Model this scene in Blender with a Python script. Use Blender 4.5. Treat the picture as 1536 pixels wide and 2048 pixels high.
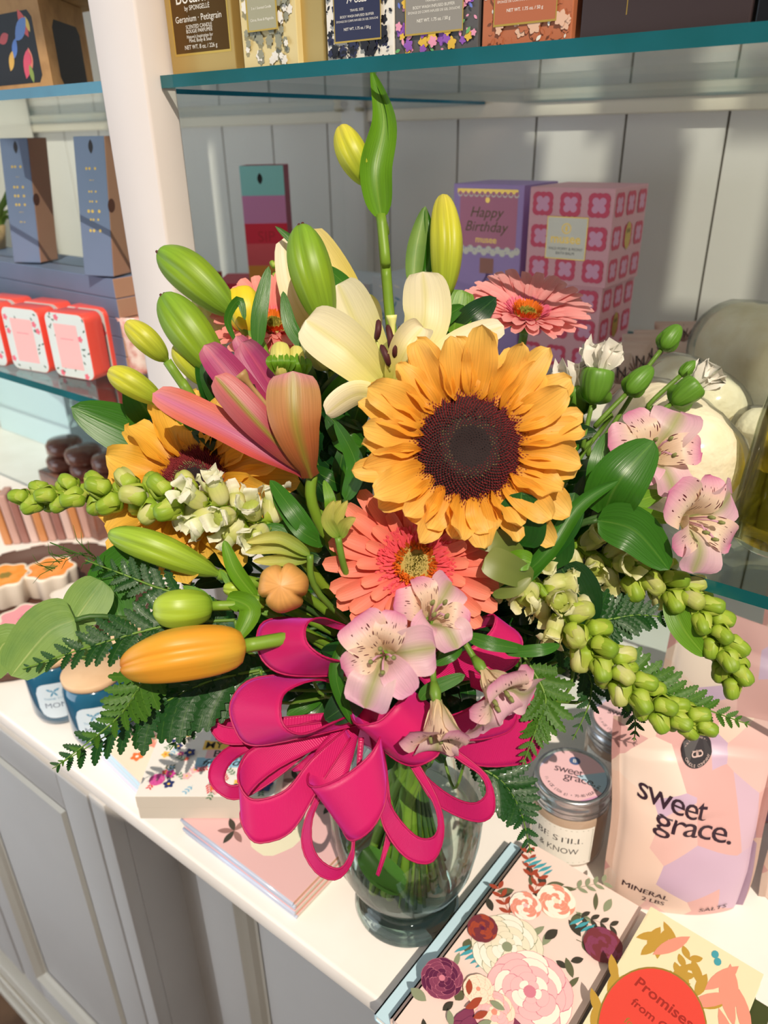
import bpy, math, random
from mathutils import Vector, Matrix, noise
random.seed(7)
sc = bpy.context.scene
COL = sc.collection
for o in list(bpy.data.objects): bpy.data.objects.remove(o)

# ---------------------------------------------------------------- camera
F = 1510.0                                        # focal length in pixels of the 1536x2048 frame
RM = Matrix(((0.80090951, -0.2552132, 0.54167349), (0.5985482, 0.36668683, -0.71223649), (-0.01685238, 0.89465468, 0.44644037)))
EYE = Vector((0, 0, 1.45))
cd = bpy.data.cameras.new('camera'); cam = bpy.data.objects.new('camera', cd); COL.objects.link(cam)
cam.matrix_world = Matrix.Translation(EYE) @ RM.to_4x4()
cd.sensor_fit = 'VERTICAL'; cd.sensor_height = 36; cd.lens = 36 * F / 2048; cd.clip_start = 0.02
cd.dof.use_dof = True; cd.dof.focus_distance = 0.47; cd.dof.aperture_fstop = 9.0
sc.camera = cam
# ---------------------------------------------------------------- light
SUN = Vector((-0.50, 0.46, -0.73)).normalized()
w = bpy.data.worlds.new('world'); sc.world = w; w.use_nodes = True
wn = w.node_tree.nodes; wn['Background'].inputs[0].default_value = (0.80, 0.88, 1.0, 1); wn['Background'].inputs[1].default_value = 0.25
sd = bpy.data.lights.new('sun', 'SUN'); sd.energy = 3.8; sd.angle = math.radians(.2); sd.color = (1.0, 0.88, 0.72)
so = bpy.data.objects.new('sun', sd); COL.objects.link(so); so.rotation_euler = SUN.to_track_quat('-Z', 'Y').to_euler(); so.location = (0, -1, 3)
def area(name, loc, tgt, size, energy, col):
    a = bpy.data.lights.new(name, 'AREA'); a.shape = 'RECTANGLE'; a.size = size[0]; a.size_y = size[1]; a.energy = energy; a.color = col
    o = bpy.data.objects.new(name, a); COL.objects.link(o); o.location = loc
    o.rotation_euler = (Vector(tgt) - Vector(loc)).to_track_quat('-Z', 'Y').to_euler(); return o
area('cool_fill_left', (-2.6, -1.3, 2.0), (-.6, .4, 1.2), (1.6, 2.0), 17, (.70, .86, 1.0))  # unseen fill added for the bluish light from the left
area('cool_fill_low', (-1.3, -1.15, .9), (-.6, .4, .7), (1.8, 1.2), 17, (.86, .93, 1.0))  # unseen cool fill added to brighten the shaded cabinet front
area('ceiling_light', (.5, -.3, 2.9), (-.3, .4, 1.1), (1.4, 1.0), 8, (1.0, .82, .60))
vs = sc.view_settings; vs.view_transform = 'Standard'; vs.look = 'None'; vs.exposure = 0.0; vs.gamma = 1; vs.use_curve_mapping = False

# ---------------------------------------------------------------- helpers
def ray(px, py): return RM @ Vector(((px - 768) / F, -(py - 1024) / F, -1))
def P(px, py, d): return EYE + ray(px, py) * d
def OZ(px, py, z): v = ray(px, py); return EYE + v * ((z - EYE.z) / v.z)
def OY(px, py, y): v = ray(px, py); return EYE + v * (y / v.y)
def cdir(x, y, z): return (RM @ Vector((x, y, z))).normalized()   # a direction given as right / up / towards the camera
def lin(c): return tuple(((x / 255) / 12.92 if x / 255 <= .04045 else ((x / 255 + .055) / 1.055) ** 2.4) for x in c[:3]) + (1,)
def smooth(pts, n):
    out = []; m = len(pts) - 1
    for i in range(n + 1):
        t = i / n * m; k = min(int(t), m - 1); u = t - k
        p0 = pts[max(k - 1, 0)]; p1 = pts[k]; p2 = pts[k + 1]; p3 = pts[min(k + 2, m)]
        out.append(.5 * ((2 * p1) + (p2 - p0) * u + (2 * p0 - 5 * p1 + 4 * p2 - p3) * u * u + (3 * p1 - p0 - 3 * p2 + p3) * u ** 3))
    return out
def frame(o, y, z):
    y = y.normalized(); x = y.cross(z).normalized(); z = x.cross(y)
    return Matrix(((x.x, y.x, z.x, o.x), (x.y, y.y, z.y, o.y), (x.z, y.z, z.z, o.z), (0, 0, 0, 1)))

# ---------------------------------------------------------------- materials
MC = {}
def M(name, col=(200, 200, 200), rough=.5, metal=0, tr=0, v=None, u=None, vein=0, nz=None, bump=None, spec=.5, sheen=None, coat=0, streak=None, trans=0, ior=1.45):
    if name in MC: return MC[name]
    m = bpy.data.materials.new(name); m.use_nodes = True; MC[name] = m
    nt = m.node_tree; N = nt.nodes; K = nt.links; b = N['Principled BSDF']
    b.inputs['Roughness'].default_value = rough; b.inputs['Metallic'].default_value = metal; b.inputs['Specular IOR Level'].default_value = spec
    b.inputs['Base Color'].default_value = lin(col); b.inputs['Coat Weight'].default_value = coat; b.inputs['Transmission Weight'].default_value = trans; b.inputs['IOR'].default_value = ior
    if sheen: b.inputs['Sheen Weight'].default_value = sheen[0]; b.inputs['Sheen Tint'].default_value = lin(sheen[1]); b.inputs['Sheen Roughness'].default_value = .4
    cur = None; uv = None
    def uvs():
        nonlocal uv
        if uv is None: uv = N.new('ShaderNodeUVMap'); uv.uv_map = 'UV'
        return uv
    def math_(op, a, bb=None, clamp=False):
        q = N.new('ShaderNodeMath'); q.operation = op; q.use_clamp = clamp
        for i, s in enumerate((a, bb)):
            if s is None: continue
            if isinstance(s, (int, float)): q.inputs[i].default_value = s
            else: K.new(s, q.inputs[i])
        return q.outputs[0]
    def ramp(fac, stops, const=False):
        r = N.new('ShaderNodeValToRGB'); e = r.color_ramp.elements
        if const: r.color_ramp.interpolation = 'CONSTANT'
        while len(e) < len(stops): e.new(.5)
        for el, (p, c) in zip(e, stops): el.position = p; el.color = lin(c)
        K.new(fac, r.inputs[0]); return r.outputs[0]
    def mix(f, a, bb, bt='MIX'):
        q = N.new('ShaderNodeMix'); q.data_type = 'RGBA'; q.blend_type = bt
        for i, s in ((0, f), (6, a), (7, bb)):
            if isinstance(s, (int, float)): q.inputs[i].default_value = s
            elif isinstance(s, tuple): q.inputs[i].default_value = s
            else: K.new(s, q.inputs[i])
        return q.outputs[2]
    if v or u or vein or streak:
        sep = N.new('ShaderNodeSeparateXYZ'); K.new(uvs().outputs[0], sep.inputs[0])
    if v: cur = ramp(sep.outputs[1], v)
    if u:                                                         # stripe along the middle: (colour, half width, strength)
        dst = math_('ABSOLUTE', math_('SUBTRACT', sep.outputs[0], .5))
        fac = math_('MULTIPLY', math_('SUBTRACT', 1, math_('DIVIDE', dst, u[1], True), True), u[2])
        cur = mix(fac, cur if cur else lin(col), lin(u[0]))
    if vein:
        mp = N.new('ShaderNodeMapping'); mp.inputs['Scale'].default_value = (26, 1.6, 1); K.new(uvs().outputs[0], mp.inputs[0])
        ns = N.new('ShaderNodeTexNoise'); ns.inputs['Scale'].default_value = 1; ns.inputs['Detail'].default_value = 2; K.new(mp.outputs[0], ns.inputs[0])
        g = N.new('ShaderNodeMapRange'); g.inputs[1].default_value = .3; g.inputs[2].default_value = .7; g.inputs[3].default_value = 1 - vein; g.inputs[4].default_value = 1 + vein * .7; K.new(ns.outputs[0], g.inputs[0])
        q = N.new('ShaderNodeVectorMath'); q.operation = 'SCALE'; K.new(g.outputs[0], q.inputs[3])
        if cur: K.new(cur, q.inputs[0])
        else: q.inputs[0].default_value = lin(col)[:3]
        cur = q.outputs[0]
        bp = N.new('ShaderNodeBump'); bp.inputs['Strength'].default_value = .35; bp.inputs['Distance'].default_value = .0006; K.new(ns.outputs[0], bp.inputs['Height']); K.new(bp.outputs[0], b.inputs['Normal'])
    if streak:                                                    # dark dashes: (colour, v0, v1)
        mp = N.new('ShaderNodeMapping'); mp.inputs['Scale'].default_value = (17, 5, 1); K.new(uvs().outputs[0], mp.inputs[0])
        vo = N.new('ShaderNodeTexVoronoi'); vo.inputs['Scale'].default_value = 1; vo.inputs['Randomness'].default_value = .8; K.new(mp.outputs[0], vo.inputs[0])
        f1 = math_('LESS_THAN', vo.outputs['Distance'], .30)
        f2 = math_('MULTIPLY', math_('GREATER_THAN', sep.outputs[1], streak[1]), math_('LESS_THAN', sep.outputs[1], streak[2]))
        cur = mix(math_('MULTIPLY', f1, f2), cur, lin(streak[0]))
    if nz:                                                        # colour noise: (scale, colour, amount)
        tc = N.new('ShaderNodeTexCoord'); ns = N.new('ShaderNodeTexNoise'); ns.inputs['Scale'].default_value = nz[0]; ns.inputs['Detail'].default_value = 4; K.new(tc.outputs['Object'], ns.inputs[0])
        g = N.new('ShaderNodeMapRange'); g.inputs[1].default_value = .42; g.inputs[2].default_value = .68; g.inputs[4].default_value = nz[2]; K.new(ns.outputs[0], g.inputs[0])
        cur = mix(g.outputs[0], cur if cur else lin(col), lin(nz[1]))
    if bump:
        tc = N.new('ShaderNodeTexCoord'); ns = N.new('ShaderNodeTexNoise'); ns.inputs['Scale'].default_value = bump[0]; K.new(tc.outputs['Object'], ns.inputs[0])
        bp = N.new('ShaderNodeBump'); bp.inputs['Strength'].default_value = bump[1]; bp.inputs['Distance'].default_value = .002; K.new(ns.outputs[0], bp.inputs['Height']); K.new(bp.outputs[0], b.inputs['Normal'])
    if cur: K.new(cur, b.inputs['Base Color'])
    if tr:
        t = N.new('ShaderNodeBsdfTranslucent'); mx = N.new('ShaderNodeMixShader'); mx.inputs[0].default_value = tr
        if cur: K.new(cur, t.inputs[0])
        else: t.inputs[0].default_value = lin(col)
        K.new(b.outputs[0], mx.inputs[1]); K.new(t.outputs[0], mx.inputs[2]); K.new(mx.outputs[0], N['Material Output'].inputs[0])
    return m
def thin_glass(name, tint, gloss=.06, rough=.0):
    if name in MC: return MC[name]
    m = bpy.data.materials.new(name); m.use_nodes = True; MC[name] = m; nt = m.node_tree; N = nt.nodes; K = nt.links
    N.remove(N['Principled BSDF']); t = N.new('ShaderNodeBsdfTransparent'); t.inputs[0].default_value = lin(tint)
    g = N.new('ShaderNodeBsdfGlossy'); g.inputs['Roughness'].default_value = rough; g.inputs[0].default_value = (1, 1, 1, 1)
    lw = N.new('ShaderNodeLayerWeight'); lw.inputs[0].default_value = gloss + .15
    r = N.new('ShaderNodeMapRange'); r.inputs[3].default_value = gloss * .5; r.inputs[4].default_value = .75; K.new(lw.outputs['Fresnel'], r.inputs[0])
    mx = N.new('ShaderNodeMixShader'); K.new(r.outputs[0], mx.inputs[0]); K.new(t.outputs[0], mx.inputs[1]); K.new(g.outputs[0], mx.inputs[2]); K.new(mx.outputs[0], N['Material Output'].inputs[0])
    return m

# ---------------------------------------------------------------- mesh builder
OFF = {}
class MB:
    def __init__(s): s.v = []; s.f = []; s.m = []; s.uv = []
    def quadgrid(s, rows, mat=0, closed=False, uvr=None):
        n = len(rows[0]); b = len(s.v); R = len(rows)
        for j, r in enumerate(rows):
            for i, p in enumerate(r): s.v.append(p); s.uv.append((i / max(n - (0 if closed else 1), 1), j / max(R - 1, 1)))
        for j in range(R - 1):
            for i in range(n if closed else n - 1):
                k = (i + 1) % n; s.f.append((b + j * n + i, b + j * n + k, b + (j + 1) * n + k, b + (j + 1) * n + i)); s.m.append(mat)
        return b
    def poly(s, pts, mat=0):
        b = len(s.v); s.v += list(pts); s.uv += [(0, 0)] * len(pts); s.f.append(tuple(range(b, b + len(pts)))); s.m.append(mat)
    def tube(s, pts, rad, n=8, mat=0, cap=True):
        pts = [Vector(p) for p in pts]; rows = []; T0 = None; x = None
        for i, p in enumerate(pts):
            T = (pts[min(i + 1, len(pts) - 1)] - pts[max(i - 1, 0)]).normalized()
            if x is None: x = T.orthogonal().normalized()
            else: x = (x - T * x.dot(T)).normalized()
            y = T.cross(x); r = rad[i] if isinstance(rad, (list, tuple)) else rad
            rows.append([p + (x * math.cos(a) + y * math.sin(a)) * r for a in [2 * math.pi * k / n for k in range(n)]])
        b = s.quadgrid(rows, mat, True)
        if cap:
            s.f.append(tuple(range(b + n - 1, b - 1, -1))); s.m.append(mat); e = b + (len(rows) - 1) * n; s.f.append(tuple(range(e, e + n))); s.m.append(mat)
    def lathe(s, c, prof, n=40, mat=0, up=Vector((0, 0, 1)), wob=0, caps=True):
        x = up.orthogonal().normalized(); y = up.cross(x); rows = []
        for r, z in prof: rows.append([c + up * z + (x * math.cos(a) + y * math.sin(a)) * r * (1 + wob * math.sin(5 * a)) for a in [2 * math.pi * k / n for k in range(n)]])
        b = s.quadgrid(rows, mat, True)
        if caps:
            s.f.append(tuple(range(b + n - 1, b - 1, -1))); s.m.append(mat); e = b + (len(rows) - 1) * n; s.f.append(tuple(range(e, e + n))); s.m.append(mat)
    def box(s, o, x, y, z, mat=0, mats=None):
        """corner o and three edge vectors"""
        b = len(s.v); s.v += [o, o + x, o + x + y, o + y, o + z, o + x + z, o + x + y + z, o + y + z]; s.uv += [(0, 0), (1, 0), (1, 1), (0, 1)] * 2
        fs = [(0, 3, 2, 1), (4, 5, 6, 7), (0, 1, 5, 4), (1, 2, 6, 5), (2, 3, 7, 6), (3, 0, 4, 7)]       # bottom top front right back left
        for i, f in enumerate(fs): s.f.append(tuple(b + k for k in f)); s.m.append(mats[i] if mats else mat)
    def abox(s, a, b_, mat=0): a = Vector(a); b_ = Vector(b_); d = b_ - a; s.box(a, Vector((d.x, 0, 0)), Vector((0, d.y, 0)), Vector((0, 0, d.z)), mat)
    def prism(s, pts, ext, mat=0, top=None):
        b = len(s.v); n = len(pts); s.v += list(pts) + [p + ext for p in pts]; s.uv += [(0, 0)] * (2 * n)
        s.f.append(tuple(range(b + n - 1, b - 1, -1))); s.m.append(mat); s.f.append(tuple(range(b + n, b + 2 * n))); s.m.append(mat if top is None else top)
        for i in range(n): k = (i + 1) % n; s.f.append((b + i, b + k, b + n + k, b + n + i)); s.m.append(mat)
    def blade(s, pts, W, a=.6, b=.8, roll=0, cup=.15, ruf=0, teeth=0, nu=6, nv=14, mat=0, face=None, rib=0, ph=0, w0=.06, twist=0):
        """a leaf or petal along a spine of world points; its face looks at the eye (or face) and is rolled about the spine"""
        sp = smooth(pts, nv); pk = (a / (a + b)) ** a * (b / (a + b)) ** b; rows = []
        for j, c in enumerate(sp):
            v = j / nv; T = (sp[min(j + 1, nv)] - sp[max(j - 1, 0)]).normalized(); V = (face if face else (EYE - c)).normalized()
            S = T.cross(V).normalized(); Nn = S.cross(T); r = math.radians(roll + twist * v); S, Nn = S * math.cos(r) + Nn * math.sin(r), Nn * math.cos(r) - S * math.sin(r)
            ww = W / 2 * max((max(v, 0) ** a) * (max(1 - v, 0) ** b) / pk, w0 * (1 - v))
            if teeth: ww *= .55 + .45 * ((v * teeth) % 1.0)
            row = []
            for i in range(nu + 1):
                q = i / nu * 2 - 1
                row.append(c + S * (q * ww * (1 - .25 * abs(cup) * q * q)) + Nn * (cup * ww * q * q + ruf * W * q * q * math.sin(v * 15 + ph + q * 1.3) - rib * W * math.exp(-(q / .18) ** 2) * (1 - v)))
            rows.append(row)
        s.quadgrid(rows, mat)
    def bud(s, pts, R, prof=(.75, .6), lobes=3, g=.2, n=48, nv=18, mat=0, ph=0, tipr=.12):
        """lobed bud from its tip to its base"""
        sp = smooth(pts, nv); rows = []; x = None; a, b = prof; pk = (a / (a + b)) ** a * (b / (a + b)) ** b
        for j, c in enumerate(sp):
            v = j / nv; T = (sp[min(j + 1, nv)] - sp[max(j - 1, 0)]).normalized()
            if x is None: x = T.cross(EYE - c).normalized()
            else: x = (x - T * x.dot(T)).normalized()
            y = T.cross(x); r = R * max(v ** a * (1 - v) ** b / pk, tipr * (1 - v) * min(1, v * 30 + .2) if v < .5 else .22)
            gg = g * 1.5 * min(1, (1.15 - v) * 1.4)
            rows.append([c + (x * math.cos(t) + y * math.sin(t)) * r * (1 - gg * (1 - abs(math.cos(lobes / 2 * t + ph))) ** 5 + .03 * math.cos(lobes * t * 2 + 2 * ph)) for t in [2 * math.pi * k / n for k in range(n)]])
        b_ = s.quadgrid(rows, mat, True); s.f.append(tuple(range(b_ + n - 1, b_ - 1, -1))); s.m.append(mat)
    def build(s, name, mats, parent=None, flat=False, bevel=0, sub=0, solid=0):
        if not isinstance(mats, (list, tuple)): mats = [mats]
        vs_ = s.v
        if parent is None:
            base = Vector((sum(p.x for p in vs_) / len(vs_), sum(p.y for p in vs_) / len(vs_), min(p.z for p in vs_)))
        else: base = OFF[parent]
        me = bpy.data.meshes.new(name); me.from_pydata([tuple(p - base) for p in vs_], [], s.f)
        for m in mats: me.materials.append(m)
        me.polygons.foreach_set('material_index', s.m); me.polygons.foreach_set('use_smooth', [not flat] * len(s.f))
        ul = me.uv_layers.new(name='UV'); li = [0] * len(me.loops); me.loops.foreach_get('vertex_index', li); fl = []
        for i in li: fl += s.uv[i]
        ul.data.foreach_set('uv', fl); me.update()
        o = bpy.data.objects.new(name, me); COL.objects.link(o); OFF[o] = base
        if parent is None: o.location = base
        else: o.parent = parent
        if bevel: q = o.modifiers.new('bevel', 'BEVEL'); q.width = bevel; q.segments = 2; q.limit_method = 'ANGLE'
        if solid: q = o.modifiers.new('solid', 'SOLIDIFY'); q.thickness = solid
        if sub: q = o.modifiers.new('sub', 'SUBSURF'); q.levels = sub; q.render_levels = sub
        return o
def thing(name, loc, label, cat, group=None):
    o = bpy.data.objects.new(name, None); COL.objects.link(o); o.location = loc; o.empty_display_size = .01; OFF[o] = Vector(loc); return tag(o, label, cat, group)
def tag(o, label, cat, group=None, kind=None):
    o['label'] = label; o['category'] = cat
    if group: o['group'] = group
    if kind: o['kind'] = kind
    return o
def struct(o): o['kind'] = 'structure'; return o
def textmesh(body, space=1.0, shear=0, bold=0):
    cu = bpy.data.curves.new('t', 'FONT'); cu.body = body; cu.size = 1; cu.resolution_u = 3; cu.space_character = space; cu.shear = shear; cu.offset = bold; cu.align_x = 'CENTER'; cu.align_y = 'CENTER'
    o = bpy.data.objects.new('t', cu); COL.objects.link(o); dg = bpy.context.evaluated_depsgraph_get(); me = bpy.data.meshes.new_from_object(o.evaluated_get(dg))
    v = [(p.co.x, p.co.y) for p in me.vertices]; f = [tuple(p.vertices) for p in me.polygons]
    bpy.data.objects.remove(o); bpy.data.curves.remove(cu); bpy.data.meshes.remove(me); return v, f
class Art:
    """flat artwork in its own x,y plane, mapped on to a surface by fn(x, y, lift)"""
    def __init__(s, fn): s.fn = fn; s.mb = MB(); s.mats = []; s.k = 1
    def mi(s, m):
        if m not in s.mats: s.mats.append(m)
        return s.mats.index(m)
    def poly(s, pts, m): s.mb.poly([s.fn(x, y, s.k * .000004 + .0001) for x, y in pts], s.mi(m)); s.k += 1
    def rect(s, x0, y0, x1, y1, m, n=1):
        for i in range(n):
            a = x0 + (x1 - x0) * i / n; b = x0 + (x1 - x0) * (i + 1) / n; s.mb.poly([s.fn(x, y, s.k * .000004 + .0001) for x, y in ((a, y0), (b, y0), (b, y1), (a, y1))], s.mi(m))
        s.k += 1
    def border(s, x0, y0, x1, y1, t, m): 
        s.rect(x0, y0, x1, y0 + t, m); s.rect(x0, y1 - t, x1, y1, m); s.rect(x0, y0, x0 + t, y1, m); s.rect(x1 - t, y0, x1, y1, m)
    def ell(s, cx, cy, rx, ry, m, n=20, rot=0, scal=0, sn=6):
        s.poly([(cx + (rx * math.cos(a) * math.cos(rot) - ry * math.sin(a) * math.sin(rot)) * (1 + scal * abs(math.sin(a * sn / 2))), cy + (rx * math.cos(a) * math.sin(rot) + ry * math.sin(a) * math.cos(rot)) * (1 + scal * abs(math.sin(a * sn / 2)))) for a in [2 * math.pi * i / n for i in range(n)]], m)
    def leaf(s, x, y, L, W, ang, m, n=6):
        c, d = math.cos(ang), math.sin(ang); pts = [(L * i / n, W / 2 * math.sin(math.pi * i / n) ** .8) for i in range(n + 1)] + [(L * i / n, -W / 2 * math.sin(math.pi * i / n) ** .8) for i in range(n - 1, 0, -1)]
        s.poly([(x + c * a - d * b, y + d * a + c * b) for a, b in pts], m)
    def flower(s, x, y, r, n, m, mc=None, rot=0, wid=.75):
        for i in range(n): s.leaf(x, y, r, r * wid, rot + 2 * math.pi * i / n, m)
        if mc: s.ell(x, y, r * .25, r * .25, mc, 10)
    def sprig(s, x, y, L, ang, n, lw, m, ms=None):
        c, d = math.cos(ang), math.sin(ang); s.poly([(x - d * L * .012, y + c * L * .012), (x + d * L * .012, y - c * L * .012), (x + c * L, y + d * L)], ms or m)
        for i in range(n):
            t = (i + .6) / n; 
            for sg in (-1, 1): s.leaf(x + c * L * t, y + d * L * t, lw, lw * .42, ang + sg * .8, m)
    def text(s, body, cx, cy, w, m, rot=0, h=None, **kw):
        v, f = textmesh(body, **kw)
        if not v: return
        x0 = min(p[0] for p in v); x1 = max(p[0] for p in v); y0 = min(p[1] for p in v); y1 = max(p[1] for p in v); sc_ = w / (x1 - x0); sy = h / (y1 - y0) if h else sc_
        c, d = math.cos(rot), math.sin(rot); b = len(s.mb.v); i = s.mi(m)
        for x, y in v:
            x = (x - (x0 + x1) / 2) * sc_; y = (y - (y0 + y1) / 2) * sy; s.mb.v.append(s.fn(cx + x * c - y * d, cy + x * d + y * c, s.k * .000004 + .0001)); s.mb.uv.append((0, 0))
        for q in f: s.mb.f.append(tuple(b + k for k in q)); s.mb.m.append(i)
        s.k += 1
    def arc(s, body, cx, cy, r, size, a0, a1, m, flip=False):
        for i, ch in enumerate(body):
            if ch == ' ': continue
            a = a0 + (a1 - a0) * i / max(len(body) - 1, 1); v, f = textmesh(ch)
            if not v: continue
            rr = a - math.pi / 2 if not flip else a + math.pi / 2; c, d = math.cos(rr), math.sin(rr); b = len(s.mb.v); j = s.mi(m)
            for x, y in v: x *= size; y *= size; s.mb.v.append(s.fn(cx + r * math.cos(a) + x * c - y * d, cy + r * math.sin(a) + x * d + y * c, s.k * .000004 + .0001)); s.mb.uv.append((0, 0))
            for q in f: s.mb.f.append(tuple(b + k for k in q)); s.mb.m.append(j)
    def build(s, name, parent): return s.mb.build(name, s.mats, parent, flat=True)
def plane_map(o, x, y, n): return lambda a, b, l: o + x * a + y * b + n * l

# ---------------------------------------------------------------- the place
CT, SH, TS, FL = .85, 1.204, 1.4938, 0.0          # counter, middle glass, top glass, floor
YF, YW = .432, 1.044                                 # front edge of the glass shelves, boarded wall
white = M('white_paint', (226, 222, 218), .45, nz=(3, (214, 209, 204), .6), bump=(40, .05))
cream = M('cream_paint', (232, 224, 208), .45, nz=(5, (218, 208, 190), .5), bump=(30, .05))
topw = M('counter_paint', (238, 232, 228), .38, nz=(9, (222, 214, 206), .5), bump=(25, .04))
groove = M('groove_dark', (120, 110, 100), .8)
# boarded wall
mb = MB(); bx = [-.2741 - .1242 * k for k in range(-8, 26)]
mb.abox((-3.2, YW + .004, FL), (1.2, YW + .06, 2.6), 1)
for x in bx: mb.abox((x - .1242 + .0016, YW, FL), (x - .0016, YW + .006, 2.6), 0)
struct(mb.build('wall_back', [white, groove], flat=True))
mb = MB(); mb.abox((-3.2, YW - .012, 1.4686), (1.2, YW, 1.520)); struct(mb.build('trim_1', cream, bevel=.002))
# vertical batten of the wall and its neighbour, seen behind the tall lily stem
mb = MB(); a = OY(700, 300, YW).x; b = OY(745, 300, YW).x
mb.abox((a, YW - .02, CT), (b, YW - .0005, 2.4)); struct(mb.build('trim_2', white, bevel=.002))
# upright post between the bays
x0, x1 = OY(182, 0, .42).x, OY(272, 0, .42).x
mb = MB(); mb.abox((x0 - .003, .418, CT), (x1, .448, 2.5)); struct(mb.build('trim_3', M('post_paint', (240, 232, 230), .4, nz=(4, (228, 216, 210), .6)), bevel=.0025))
PX0, PX1 = x0, x1
mb = MB(); xl = OY(78, 270, YW).x; mb.abox((xl - .05, .5, CT), (xl, YW - .013, 2.4)); struct(mb.build('trim_4', white, bevel=.002))
# floor, and an unseen wall added to block sun, holes shaping the lit patches
mb = MB(); mb.abox((-3.2, -2.2, -.05), (1.6, 1.11, 0)); fm = M('floor_wood', (128, 96, 70), .4, nz=(14, (88, 62, 44), .9)); struct(mb.build('floor', fm, flat=True))
YP = -1.3
def back(p): t = (p.y - YP) / SUN.y; return (p.x - SUN.x * t, p.z - SUN.z * t)
holes = []
def hole(pts, pad=.006):
    q = [back(p) for p in pts]; holes.append((min(a[0] for a in q) - pad, max(a[0] for a in q) + pad, min(a[1] for a in q) - pad, max(a[1] for a in q) + pad))
hole([Vector((-1.9, .3, .79)), Vector((.7, .35, 1.74))])                    # invented opening that lets sun onto counter and flowers
hole([OY(1098, 360, YW), OY(1214, 281, YW)], .008); hole([OY(1078, 236, YW - .01), OY(1196, 143, YW - .01)]); hole([OY(1345, 600, YW), OY(1560, 278, YW)])  # openings traced back along the sun from the wanted wall patches
hole([OY(1400, 235, YW - .01), OY(1490, 130, YW - .01)]); hole([OY(362, 258, YW), OY(392, 195, YW)]); hole([OY(390, 560, YW), OY(425, 290, YW)]); hole([OY(60, 560, YW), OY(215, 265, YW)])
xs = sorted(set([-4.0, 4.0] + [h[0] for h in holes] + [h[1] for h in holes])); zs = sorted(set([-.2, 5.6] + [h[2] for h in holes] + [h[3] for h in holes]))
mb = MB()
for i in range(len(xs) - 1):
    for k in range(len(zs) - 1):
        cx_, cz_ = (xs[i] + xs[i + 1]) / 2, (zs[k] + zs[k + 1]) / 2
        if not any(h[0] < cx_ < h[1] and h[2] < cz_ < h[3] for h in holes): mb.abox((xs[i], YP - .005, zs[k]), (xs[i + 1], YP, zs[k + 1]))
struct(mb.build('sun_gate', M('sun_gate_paint', (205, 200, 192), .7), flat=True))  # out of view, added only to gate the sun
# cabinet below
mb = MB(); mb.abox((-2.6, .275, CT - .022), (.9, YW - .001, CT)); tag(mb.build('countertop', topw, bevel=.003), 'long white painted countertop with a chipped front edge under the vase', 'countertop')
cab = thing('base_cabinet', (-.8, .29, 0), 'white panelled base cabinet below the countertop', 'cabinet')
YC = .292; XS = OY(240, 1660, .285).x
mb = MB(); mb.abox((-2.6, YC, .08), (XS, YW - .002, CT - .0225)); mb.abox((XS, .345, .08), (.9, YW - .002, CT - .0225)); mb.build('carcass', white, cab, flat=True)
mb = MB(); mb.abox((-2.6, .262, 0), (XS + .002, .30, .085)); mb.abox((-2.6, .25, 0), (XS + .002, .262, .02)); mb.abox((-2.6, .256, .03), (XS + .002, .262, .05)); mb.build('plinth', cream, cab, bevel=.004)
def cab_door(xa, xb, y, name='door'):
    za, zb = .11, CT - .03; s = .06; m = MB()
    m.abox((xa, y - .018, za), (xa + s, y, zb)); m.abox((xb - s, y - .018, za), (xb, y, zb)); m.abox((xa + s, y - .018, za), (xb - s, y, za + s)); m.abox((xa + s, y - .018, zb - s), (xb - s, y, zb))
    m.abox((xa + s, y - .008, za + s), (xb - s, y, zb - s)); d = m.build(name, white, cab, bevel=.0015)
    m = MB(); c = [Vector((xa + s, y - .018, za + s)), Vector((xb - s, y - .018, za + s)), Vector((xb - s, y - .018, zb - s)), Vector((xa + s, y - .018, zb - s))]
    ctr = sum(c, Vector()) / 4; rows = []
    for q, dy in ((0, 0), (.006, -.004), (.012, 0), (.017, .003), (.022, .008), (.026, .009)):
        rows.append([p + Vector((q if p.x < ctr.x else -q, dy, q if p.z < ctr.z else -q)) for p in c])
    m.quadgrid(rows, 0, True); m.build('moulding', cream, d, flat=True)
xa = OY(470 / 4.197, 1575, YC - .018).x
g0 = OY(178, 1600, YC - .018).x
for k in range(3): cab_door(g0 - .42 - k * .425, g0 - .004 - k * .425, YC)
mb = MB(); mb.abox((g0 + .001, YC - .018, .08), (XS, YC, CT - .023)); mb.build('stile', white, cab, bevel=.001)
cab_door(XS + .06, XS + .55, .345)
# glass shelves
gl = thin_glass('shelf_glass', (242, 249, 248), .05); ge = M('glass_edge', (8, 92, 98), .12, spec=.8, nz=(7, (24, 120, 140), .7)); geb = M('glass_edge_blue', (20, 104, 132), .12, spec=.8, nz=(9, (60, 146, 176), .7))
def shelf(x0, x1, z, name, label, e, t=.0085):
    m = MB(); m.box(Vector((x0, YF, z - t)), Vector((x1 - x0, 0, 0)), Vector((0, YW - YF - .014, 0)), Vector((0, 0, t)), mats=[0, 0, 1, 1, 1, 1]); return tag(m.build(name, [gl, e], flat=True), label, 'shelf')
shelf(PX1 + .001, .9, TS, 'glass_shelf', 'upper glass shelf with a teal edge, right of the white post', ge)
shelf(-2.3, PX0 - .004, TS, 'glass_shelf', 'upper glass shelf with a bright blue edge, left of the white post', geb)
shelf(PX1 + .001, .9, SH, 'glass_shelf', 'lower glass shelf carrying the pink bath boxes, right of the post', ge)
shelf(-2.3, PX0 - .004, SH, 'glass_shelf', 'lower glass shelf carrying the coral tins, left of the post', ge)
brass = M('dark_brass', (92, 74, 50), .35, 1); stone = M('felt_pad', (196, 186, 160), .6)
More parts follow.
